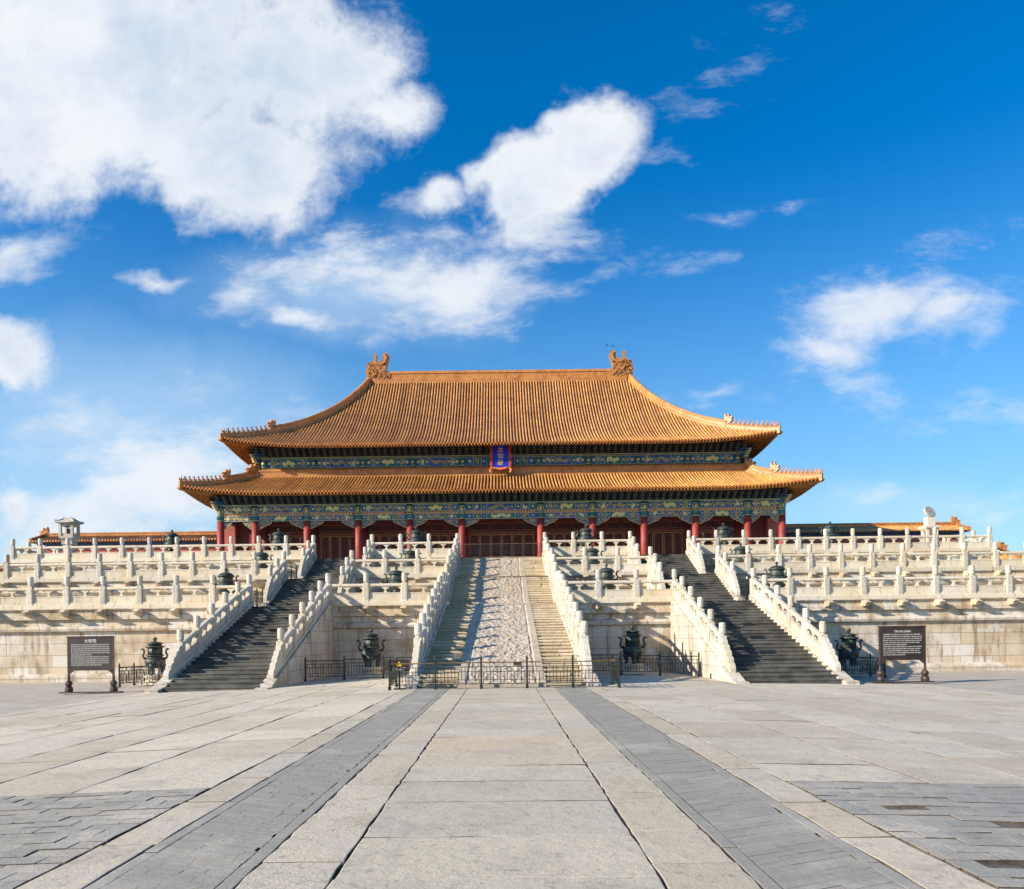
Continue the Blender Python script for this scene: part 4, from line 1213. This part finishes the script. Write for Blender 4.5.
# name board under the upper eave
def name_board():
    b = MB(); M_ = Tr(0, 87.3, 20.22) @ Rx(R(-8))
    b.box(-.86, .86, -.06, .08, .35, 2.85, 0, M_)
    o = hp(b, 'name_board', [M['plaque_blue'], M['plaque_red']])
    f = MB()
    for s in (-1, 1):
        pts = [(s * .86, .30), (s * 1.10, .34), (s * 1.20, .8), (s * 1.12, 1.2), (s * 1.22, 1.7), (s * 1.12, 2.2), (s * 1.22, 2.7), (s * 1.35, 2.98), (s * .86, 2.98)]
        f.prism(pts, -.16, .10, 'y', 0, M_)
        f.tube([(s * .95, -.12, .30), (s * 1.12, -.14, .1), (s * 1.15, -.16, -.12), (s * 1.02, -.18, -.25), (s * .95, -.18, -.1)], [.13, .12, .12, .10, .06], 8, 1, M_)
        f.tube([(s * .9, -.14, 2.92), (s * 1.4, -.16, 2.98), (s * 1.7, -.16, 3.05)], [.09, .08, .04], 6, 0, M_)
    f.box(-.86, .86, -.16, .10, 2.85, 3.05, 0, M_); f.box(-.86, .86, -.16, .10, .12, .35, 0, M_)
    for k in range(7): f.lathe([(.13, -.03), (.11, .06), (.03, .1)], 8, 1, M_ @ Tr(-.66 + .22 * k, -.16, .12 + .05 * abs(k - 3)) @ Rx(R(90)))
    f.build('board_frame', [M['plaque_red'], M['frame_orange']], o)
    for k, ch in enumerate('太和殿'):
        text(ch, .66, (0, 0, 0), M['gold_text'], o, M_ @ Tr(0, -.075, 2.02 - k * .74) @ Rx(R(90)), 'lettering', .018)
def text(s, size, loc, m, parent, Mx, name='lettering', ext=0.004, align='CENTER'):
    c = bpy.data.curves.new(name, 'FONT'); c.body = s; c.size = size; c.extrude = ext; c.align_x = align; c.align_y = 'BOTTOM'
    c.materials.append(m); c.resolution_u = 2
    c.offset = size * .012
    tmp = bpy.data.objects.new('tmp', c); COL.objects.link(tmp)
    bpy.context.view_layer.update()
    me = bpy.data.meshes.new_from_object(tmp.evaluated_get(bpy.context.evaluated_depsgraph_get()))
    bpy.data.objects.remove(tmp); bpy.data.curves.remove(c)
    me.materials.clear(); me.materials.append(m)
    o = bpy.data.objects.new(name, me); COL.objects.link(o)
    o.parent = parent; o.matrix_local = Mx
    return o
name_board()

# ------------------------------------------------------------------ side galleries behind the hall
def gallery(label, x0, x1, y, ztop, zb, d=4.5, rise=2.0, endorn=1, name='gallery'):
    t = thing(name, label, 'gallery', ((x0 + x1) / 2, y, -.15))
    off = (-(x0 + x1) / 2, -y, .15)
    ze = ztop - rise
    mb = MB(); mb.box(x0 + .8, x1 - .8, y - d + 1.0, y + d - 1.0, -.15, ze - .15); mb.build('wall', M['wall_red'], t, off)
    mb = MB(); mb.box(x0 + .6, x1 - .6, y - d + .82, y - d + .98, ze - .45, ze - .12, 0)
    for q in range(int((x1 - x0 - 1.2) / .5)): mb.box(x0 + .7 + q * .5, x0 + .95 + q * .5, y - d + .7, y - d + .82, ze - .42, ze - .2, 1)
    mb.build('painted_eave', [M['green'], M['blue']], t, off)
    ti, va, rd = MB(), MB(), MB()
    n = int((x1 - x0) / .36); p = (x1 - x0) / n
    def S(x, f, up, sg=-1): return (x, y + sg * d * (1 - f), ze + (rise - .35) * (.8 * f + .2 * f * f) + up)
    for i in range(n):
        a = x0 + p * (i + .5)
        ti.grid([[S(a + dx, f, dz + .02) for dx, dz in ((-.1, 0), (-.08, .07), (0, .12), (.08, .07), (.1, 0))] for f in (0, .3, .6, 1)])
        ti.lathe([(.11, -.03), (.11, .05)], 8, 0, Tr(a, y - d, ze + .05) @ Rx(R(90)))
    for sg in (-1, 1): va.grid([[S(x0, f, 0, sg), S(x1, f, 0, sg)] for f in (0, .3, .6, 1)])
    va.box(x0, x1, y - d + .05, y + d - .05, ze - .14, ze - .02)
    rf = ti.build('roof', M['tile'], t, off)
    va.build('valley_tiles', M['tile_valley_shade'], rf)
    ridge_sweep(rd, [Vector((x0 + (x1 - x0) * k / 10, y, ztop - .38)) for k in range(11)], .5, .5)
    for xx in (x0 + .2, x1 - .2): ridge_sweep(rd, [Vector(S(xx, f, .02)) for f in (0, .25, .5, .75, 1)], .4, .4)
    rd.build('ridge', M['tile_ridge'], rf)
    if endorn:
        xx = x0 + .3 if endorn < 0 else x1 - .3
        o = put(HORNED, 'ridge_dragon', rf, (xx, y, ztop - .3), 0 if endorn < 0 else R(180)); o.scale = (1.15, 1.4, 1.0)
    return t
gallery('low red walled gallery with yellow tile roof, to the left of the hall', -59.6, -31.2, 104, 16.2, 0, 3.2, 1.35, endorn=-1)
gallery('low red walled gallery with yellow tile roof, to the right of the hall', 31.2, 59.2, 104, 16.2, 0, 3.2, 1.35, endorn=1)
gallery('small lower tiled roof end past the gallery at the right picture edge', 61.0, 65.6, 104.5, 12.9, 0, 4, 1.9, endorn=1)
gallery('small lower tiled roof end at the left picture edge', -68.0, -63.5, 104.5, 12.2, 0, 4, 1.9, endorn=-1)

# ------------------------------------------------------------------ stone pavilion and sundial on the top tier
def pavilion():
    t = thing('stone_pavilion', 'small grey stone grain measure pavilion with an open chamber, standing left on the top tier', 'stone pavilion', (-33.4, 61.9, Z3))
    mb = MB()
    mb.box(-.75, .75, -.75, .75, 0, .25, c=.03); mb.box(-.52, .52, -.52, .52, .25, 1.15, c=.03); mb.box(-.62, .62, -.62, .62, 1.15, 1.3)
    mb.lathe([(.62, 1.3), (.80, 1.45), (.92, 1.52), (.92, 1.64)], 4, M=Rz(R(45)) @ S3(1.25, 1.25, 1)); mb.build('pedestal', M['stone_grey'], t).scale = (1, 1, 1.26)
    mb = MB()
    for sx in (-1, 1):
        for sy in (-1, 1): mb.box(sx * .68 - .14, sx * .68 + .14, sy * .68 - .14, sy * .68 + .14, 1.64, 2.62)
    for s in (-1, 1):
        mb.box(-.58, .58, s * .68 - .06, s * .68 + .06, 2.42, 2.62); mb.box(s * .68 - .06, s * .68 + .06, -.58, .58, 2.42, 2.62)
        mb.box(-.58, .58, s * .68 - .05, s * .68 + .05, 1.64, 1.80); mb.box(s * .68 - .05, s * .68 + .05, -.58, .58, 1.64, 1.80)
    mb.build('frame', M['stone_grey'], t, (0, 0, .43))
    mb = MB(); mb.box(-.24, .24, -.24, .24, 1.64, 2.25, c=.04); mb.build('grain_measure', M['bronze'], t, (0, 0, .43))
    mb = MB()
    rows = []
    for (e, z) in ((1.16, 2.66), (1.12, 2.80), (.80, 2.93), (.52, 3.10), (.40, 3.26)):
        ring = []
        for k in range(32):
            a = k / 8; sd = int(a); f = a - sd
            c = [(-1, -1), (1, -1), (1, 1), (-1, 1)]; p, q = c[sd], c[(sd + 1) % 4]
            x, y = p[0] + (q[0] - p[0]) * f, p[1] + (q[1] - p[1]) * f
            up = .12 * abs(2 * f - 1) ** 3 * (1 if e > 1 else 0)
            ring.append((x * e, y * e, z + up))
        ring.append(ring[0]); rows.append(ring)
    mb.grid(rows); mb.add([r for r in rows[-1][:-1]], [tuple(range(32))]); mb.add([r for r in rows[0][:-1]], [tuple(range(31, -1, -1))])
    for s in (-1, 1):
        mb.tube([(s * .44, -.42, 3.24), (s * .44, .42, 3.24)], .06, 6); mb.tube([(-.44, s * .42, 3.24), (.44, s * .42, 3.24)], .06, 6)
        for sy in (-1, 1):
            mb.tube([(s * .42, sy * .42, 3.24), (s * .78, sy * .78, 2.98), (s * 1.14, sy * 1.14, 2.94)], [.06, .06, .05], 6)
            mb.tube([(s * .40, sy * .40, 3.2), (s * .42, sy * .42, 3.45)], [.07, .03], 6)
    mb.build('roof', M['stone_grey'], t, (0, 0, 1.35)).scale = (1, 1, .65)
    t.scale = (.66, .66, 1.0)
pavilion()
def sundial():
    t = thing('sundial', 'white marble sundial, a tilted round disc on a pedestal, standing right on the top tier', 'sundial', (33.15, 61.9, Z3))
    mb = MB(); mb.box(-.9, .9, -.9, .9, 0, .22, c=.03)
    for sx in (-1, 1):
        for sy in (-1, 1): mb.box(sx * .5 - .15, sx * .5 + .15, sy * .5 - .15, sy * .5 + .15, .22, 1.75, c=.02)
    mb.box(-.25, .25, -.25, .25, .22, 1.75)
    mb.lathe([(.85, 1.72), (1.15, 1.86), (1.2, 1.9), (1.2, 2.02)], 4, M=Rz(R(45)) @ S3(1.02, 1.02, 1))
    mb.box(-.48, .48, -.4, .4, 2.02, 2.72, c=.03)
    mb.build('pedestal', M['marble'], t)
    Mx = Tr(.02, 0, 3.14) @ S3(1.4, 1.4, .95) @ Rz(R(20)) @ Rx(R(62))
    mb = MB(); mb.lathe([(.50, -.10), (.53, -.07), (.53, .07), (.50, .10)], 28, M=Mx)
    mb.lathe([(.40, .098), (.40, .106), (.37, .106), (.37, .098)], 28, M=Mx, cap=False)
    mb.box(-.16, .16, -.12, .12, 2.7, 2.84)
    mb.build('dial', M['stone_grey'], t)
    mb = MB(); mb.tube([(0, 0, -.3), (0, 0, .3)], [.01, .015], 6, M=Mx); mb.build('pointer', M['iron'], t)
    t.scale = (.68, .68, 1.0)
sundial()

# ------------------------------------------------------------------ bronze incense burners
def burner_parts(kind):
    """kind 'box' (square windowed neck, courtyard) or 'round' (big lidded pot)"""
    P = {}
    b = MB()
    if kind == 'box':
        b.lathe([(.12, .34), (.34, .38), (.50, .52), (.56, .70), (.54, .84), (.43, .94), (.39, .98), (.39, 1.04)], 20)
        b.lathe([(.46, 1.03), (.48, 1.06), (.46, 1.10)], 20)
        b.lathe([(.38, 1.08), (.37, 1.52)], 20)
        for k in range(8): b.box(-.035, .035, -.40, -.36, 1.10, 1.52, M=Rz(R(45 * k)))
    else:
        b.lathe([(.12, .44), (.36, .48), (.55, .66), (.61, .92), (.58, 1.08), (.46, 1.18), (.43, 1.24), (.45, 1.34), (.43, 1.46), (.44, 1.62)], 22)
        b.lathe([(.63, .94), (.645, .97), (.62, 1.0)], 22)
        b.lathe([(.47, 1.24), (.50, 1.27), (.47, 1.30)], 22)
    P['body'] = b.mesh('body', M['bronze'], True)
    l = MB()
    if kind == 'box':
        l.lathe([(.46, 1.50), (.50, 1.53), (.50, 1.59), (.36, 1.62), (.34, 1.70), (.30, 1.72)], 20)
        l.lathe([(.42, 1.70), (.44, 1.74), (.20, 1.82), (.06, 1.86)], 20)
        l.lathe([(.04, 1.84), (.05, 1.88), (.11, 1.93), (.13, 2.0), (.09, 2.07), (.02, 2.10)], 12)
    else:
        l.lathe([(.50, 1.60), (.54, 1.63), (.54, 1.68), (.46, 1.72), (.44, 1.78), (.30, 1.86), (.14, 1.90), (.06, 1.92)], 22)
        l.lathe([(.04, 1.91), (.05, 1.97), (.10, 2.01), (.11, 2.07), (.06, 2.14), (.02, 2.16)], 12)
    P['lid'] = l.mesh('lid', M['bronze'], True)
    h = MB(); r0, z0 = (.46, .88) if kind == 'box' else (.50, 1.12)
    h.tube([(r0, 0, z0), (r0 + .16, 0, z0 + .04), (r0 + .23, 0, z0 + .17), (r0 + .16, 0, z0 + .32), (r0 + .15, 0, z0 + .46), (r0 + .24, 0, z0 + .56), (r0 + .33, 0, z0 + .52)],
           [.075, .07, .06, .055, .05, .06, .04], 8)
    P['handle'] = h.mesh('handle', M['bronze'], True)
    g = MB(); g.tube([(.28, 0, .66), (.38, 0, .52), (.40, 0, .36), (.35, 0, .20), (.38, 0, .04), (.41, 0, .0)], [.17, .19, .15, .10, .10, .13], 8)
    P['leg'] = g.mesh('leg', M['bronze'], True)
    s = MB(); s.box(-.62, .62, -.62, .62, 0, .12, c=.02); s.lathe([(.55, .12), (.60, .2), (.46, .27), (.46, .34), (.60, .42), (.60, .52), (.54, .55)], 20)
    P['stand'] = s.mesh('stand', M['marble'], False)
    return P
BP = {k: burner_parts(k) for k in ('box', 'round')}
def burner(x, y, z, kind, label, sc=.95):
    if z > 1: z -= FD
    P = BP[kind]
    t = thing('incense_burner', label, 'incense burner', (x, y, z), 0, 'bronze tripod incense burners')
    up = .55
    put(P['stand'], 'stand', t)
    put(P['body'], 'body', t, (0, 0, up)); put(P['lid'], 'lid', t, (0, 0, up))
    for a in (0, 180): put(P['handle'], 'handle', t, (0, 0, up), R(a))
    for a in (-90, 30, 150): put(P['leg'], 'leg', t, (0, 0, up), R(a))
    t.scale = (sc,) * 3
    return t
for s, side in ((-1, 'left'), (1, 'right')):
    burner(s * 6.4, 39.2, crown(6.4), 'box', f'bronze tripod burner on the courtyard between the central stairs and the {side} stairs', .9)
    burner(s * 17.0, 39.2, crown(17), 'box', f'bronze tripod burner on the courtyard beyond the {side} stairs, near the notice board', .88)
    burner(s * 6.4, 48.8, Z1, 'round', f'bronze burner on the lowest tier between the central and the {side} stairs')
    burner(s * 16.8, 48.8, Z1, 'round', f'bronze burner on the lowest tier just beyond the {side} stairs')
    burner(s * 6.4, 56.3, Z2, 'round', f'bronze burner on the middle tier between the central and the {side} stairs', .95)
    burner(s * 16.85, 56.3, Z2, 'round', f'bronze burner on the middle tier just beyond the {side} stairs', .95)
    burner(s * 6.45, 60.8, Z3, 'round', f'bronze burner on the top tier between the central and the {side} stairs', .95)
    burner(s * 16.9, 60.8, Z3, 'round', f'bronze burner on the top tier just beyond the {side} stairs', .95)
    burner(s * 25.0, 60.8, Z3, 'round', f'bronze burner far out on the top tier, {side} of the hall', .95)

# ------------------------------------------------------------------ fences
def fence_post_mesh(m2):
    mb = MB()
    mb.box(-.032, .032, -.032, .032, 0, .98, c=.006)
    mb.box(-.05, .05, -.05, .05, 0, .14, c=.01)
    mb.lathe([(.02, .98), (.045, 1.0), (.045, 1.03), (.03, 1.05), (.04, 1.08), (.03, 1.11), (.005, 1.14)], 8, 1)
    return mb.mesh('fence_post', [m2, m2])
FP = {'bronze_rail': fence_post_mesh(M['bronze_rail']), 'iron': fence_post_mesh(M['iron'])}
_fp = {}
def fence_panel(L, mn):
    key = (round(L, 2), mn)
    if key in _fp: return _fp[key]
    mb = MB(); a, b = .035, L - .035
    top = 1 if mn == 'bronze_rail' else 0
    mb.tube([(a, 0, .90), (b, 0, .90)], .022, 6, top)
    mb.box(a, b, -.012, .012, .74, .765); mb.box(a, b, -.012, .012, .16, .185); mb.box(a, b, -.010, .010, .58, .60); mb.box(a, b, -.010, .010, .30, .318)
    n = max(4, int(L / .13))
    for i in range(n + 1):
        x = a + .04 + (b - a - .08) * i / n
        z1 = .74 if i % 3 else .60; z0 = .185 if i % 3 != 1 else .30
        mb.box(x - .011, x + .011, -.011, .011, z0, z1)
    for i in range(max(2, int(L / .5))): 
        x = a + (b - a) * (i + .5) / max(2, int(L / .5)); mb.box(x - .012, x + .012, -.01, .01, .76, .90)
    me = mb.mesh('rail_panel', [M[mn], M['brass']]); _fp[key] = me
    return me
def fence(label, pts, mn, closed=False):
    t = thing('metal_fence', label, 'fence', (*pts[0], crown(pts[0][0]) if pts[0][1] < 43 else None) if len(pts[0]) == 2 else pts[0], 0, 'low metal fences')
    P = [Vector((p[0], p[1], p[2] if len(p) > 2 else crown(p[0]))) for p in pts]
    for i, p in enumerate(P):
        put(FP[mn], 'fence_post', t, tuple(p - P[0]))
        if i + 1 < len(P):
            d = P[i + 1] - p; o = put(fence_panel(math.hypot(d.x, d.y), mn), 'rail_panel', t, tuple(p - P[0]), math.atan2(d.y, d.x))
    return t
fx = [-3.84, -2.27, -.70, .87, 2.44, 4.02]
fence('bronze coloured fence with brass top rail across the foot of the central stairs', [(-3.84, 29.2), (-3.84, 27.4)] + [(x, 27.4) for x in fx[1:]] + [(4.02, 29.2)], 'bronze_rail')
for s, side in ((-1, 'left'), (1, 'right')):
    fence(f'dark iron fence in front of the burner between the central and the {side} stairs', [(s * x, 37.0) for x in (3.6, 5.5, 7.3, 9.1)], 'iron')
    fence(f'dark iron fence round the burner beyond the {side} stairs', [(s * 14.35, 37.3), (s * 16.0, 37.3), (s * 17.85, 37.3), (s * 17.9, 38.9), (s * 17.9, 40.5)], 'iron')
    fence(f'small iron gate closing the gap beside the {side} stairs on the lowest tier', [(s * 13.85, 44.3, Z1 - FD), (s * 13.85, 45.3, Z1 - FD), (s * 13.85, 46.3, Z1 - FD)], 'iron')
    fence(f'small iron gate closing the gap beside the {side} stairs on the middle tier', [(s * 13.85, 51.3, Z2 - FD), (s * 13.85, 52.7, Z2 - FD), (s * 13.85, 54.1, Z2 - FD)], 'iron')
fence('dark fence at the top of the central stairs, before the middle door', [(x, 60.2, Z3) for x in (-3.3, -1.65, 0, 1.65, 3.3)], 'bronze_rail')

# ------------------------------------------------------------------ notice boards
def notice(x, y, label, title, seed):
    z0 = crown(x)
    t = thing('notice_board', label, 'sign', (x, y, z0))
    mb = MB(); mb.box(-1.28, 1.28, -.16, .16, 0, .05, c=.01); mb.build('base', M['sign_post'], t)
    for s in (-1, 1):
        mb = MB(); mb.box(-.032, .032, -.04, .04, .05, 2.32)
        mb.lathe([(.15, .05), (.17, .14), (.15, .24), (.09, .28), (.13, .33), (.15, .40), (.13, .47), (.06, .52), (.05, .7)], 10)
        mb.prism([(.04 * 1, .92), (.28, .98), (.04, .78)] if s < 0 else [(-.04, .92), (-.04, .78), (-.28, .98)], -.03, .03)
        mb.build('leg', M['sign_post'], t, (s * .93, 0, 0))
    mb = MB(); mb.box(-.89, .89, -.035, .035, .97, 2.30); p = mb.build('panel', M['sign'], t)
    mb = MB()
    for (a, b, c, d) in ((-.97, .97, 2.30, 2.36), (-.89, .89, .93, .968)): mb.box(a, b, -.06, .06, c, d)
    mb.build('frame', M['sign_post'], t)
    text(title, .17 if seed == 1 else .12, None, M['white_text'], p, Tr(0, -.037, 2.06) @ Rx(R(90)), ext=.003)
    rnd = random.Random(seed); mb = MB()
    for r in range(11):
        z = 1.98 - r * .084; xx = -.80; end = .80 if r not in (5, 10) else rnd.uniform(.1, .5)
        while xx < end:
            w = rnd.uniform(.03, .055) if seed == 1 else rnd.uniform(.04, .14)
            if xx + w > end: break
            if seed == 1:
                for k in range(3): mb.box(xx, xx + w * .85, -.040, -.036, z + k * .018, z + k * .018 + .009)
                mb.box(xx + w * .3, xx + w * .5, -.0405, -.0362, z - .004, z + .05)
            else:
                n = int(w / .022) + 1
                for k in range(n): mb.box(xx + k * .022, xx + k * .022 + .012, -.040, -.036, z, z + rnd.choice((.03, .03, .045)))
            xx += w + (.012 if seed == 1 else .028)
    mb.build('small_print', M['white_text'], p)
notice(-17.05, 33.2, 'dark brown notice board with Chinese characters, before the wall left of the left stairs', '太和殿', 1)
notice(16.62, 33.2, 'dark brown notice board with Latin lettering, before the wall right of the right stairs', 'TAI HE DIAN', 2)
def warning():
    x, y = -3.55, 27.75
    t = thing('warning_sign', 'small brown warning sign with a yellow triangle behind the left end of the central fence', 'sign', (x, y, .2))
    mb = MB(); mb.box(-.33, .33, -.02, .02, .62, 1.02); p = mb.build('panel', M['sign'], t)
    mb = MB(); mb.box(-.03, .03, .02, .06, 0, .95); mb.box(-.2, .2, -.1, .15, 0, .03); mb.build('stand', M['iron'], t)
    mb = MB(); mb.prism([(-.10, .80), (.10, .80), (0, .97)], -.026, -.02); mb.build('triangle', M['yellow'], p)
    text('!', .11, None, M['sign'], p, Tr(0, -.028, .82) @ Rx(R(90)), ext=.001)
    text('小心台阶', .12, None, M['white_text'], p, Tr(0, -.022, .64) @ Rx(R(90)), ext=.002)
warning()
def tagplate():
    mb = MB(); mb.box(-.14, .14, -.012, .012, -.05, .05, 0); mb.box(-.12, .12, -.016, -.011, -.012, .012, 1)
    o = mb.build('fence_plate', [M['sign'], M['brass']], None, (.55, 27.36, .2 + .83)); tag(o, 'small brown plate hung on the top rail of the central fence', 'sign')
tagplate()

# ------------------------------------------------------------------ birds
def bird(x, y, z, rz, label):
    mb = MB()
    mb.tube([(-.16, 0, 0), (-.05, 0, .01), (.08, 0, .02), (.15, 0, .04)], [.02, .05, .045, .02], 6)
    for s in (-1, 1): mb.grid([[(-.06, s * .03, .02), (.06, s * .03, .03)], [(-.07, s * .17, .10), (.05, s * .18, .11)], [(-.12, s * .36, .05), (-.06, s * .38, .05)]])
    o = mb.build('bird', M['iron'], None, (x, y, z)); o.rotation_euler = (0, 0, rz); tag(o, label, 'bird', 'birds over the roof')
bird(13.75, 102, 39.1, .5, 'tiny dark bird flying just above the tail of the right ridge dragon')
bird(14.45, 102, 38.95, 2.2, 'tiny dark bird flying above the gap in the top of the right ridge dragon')
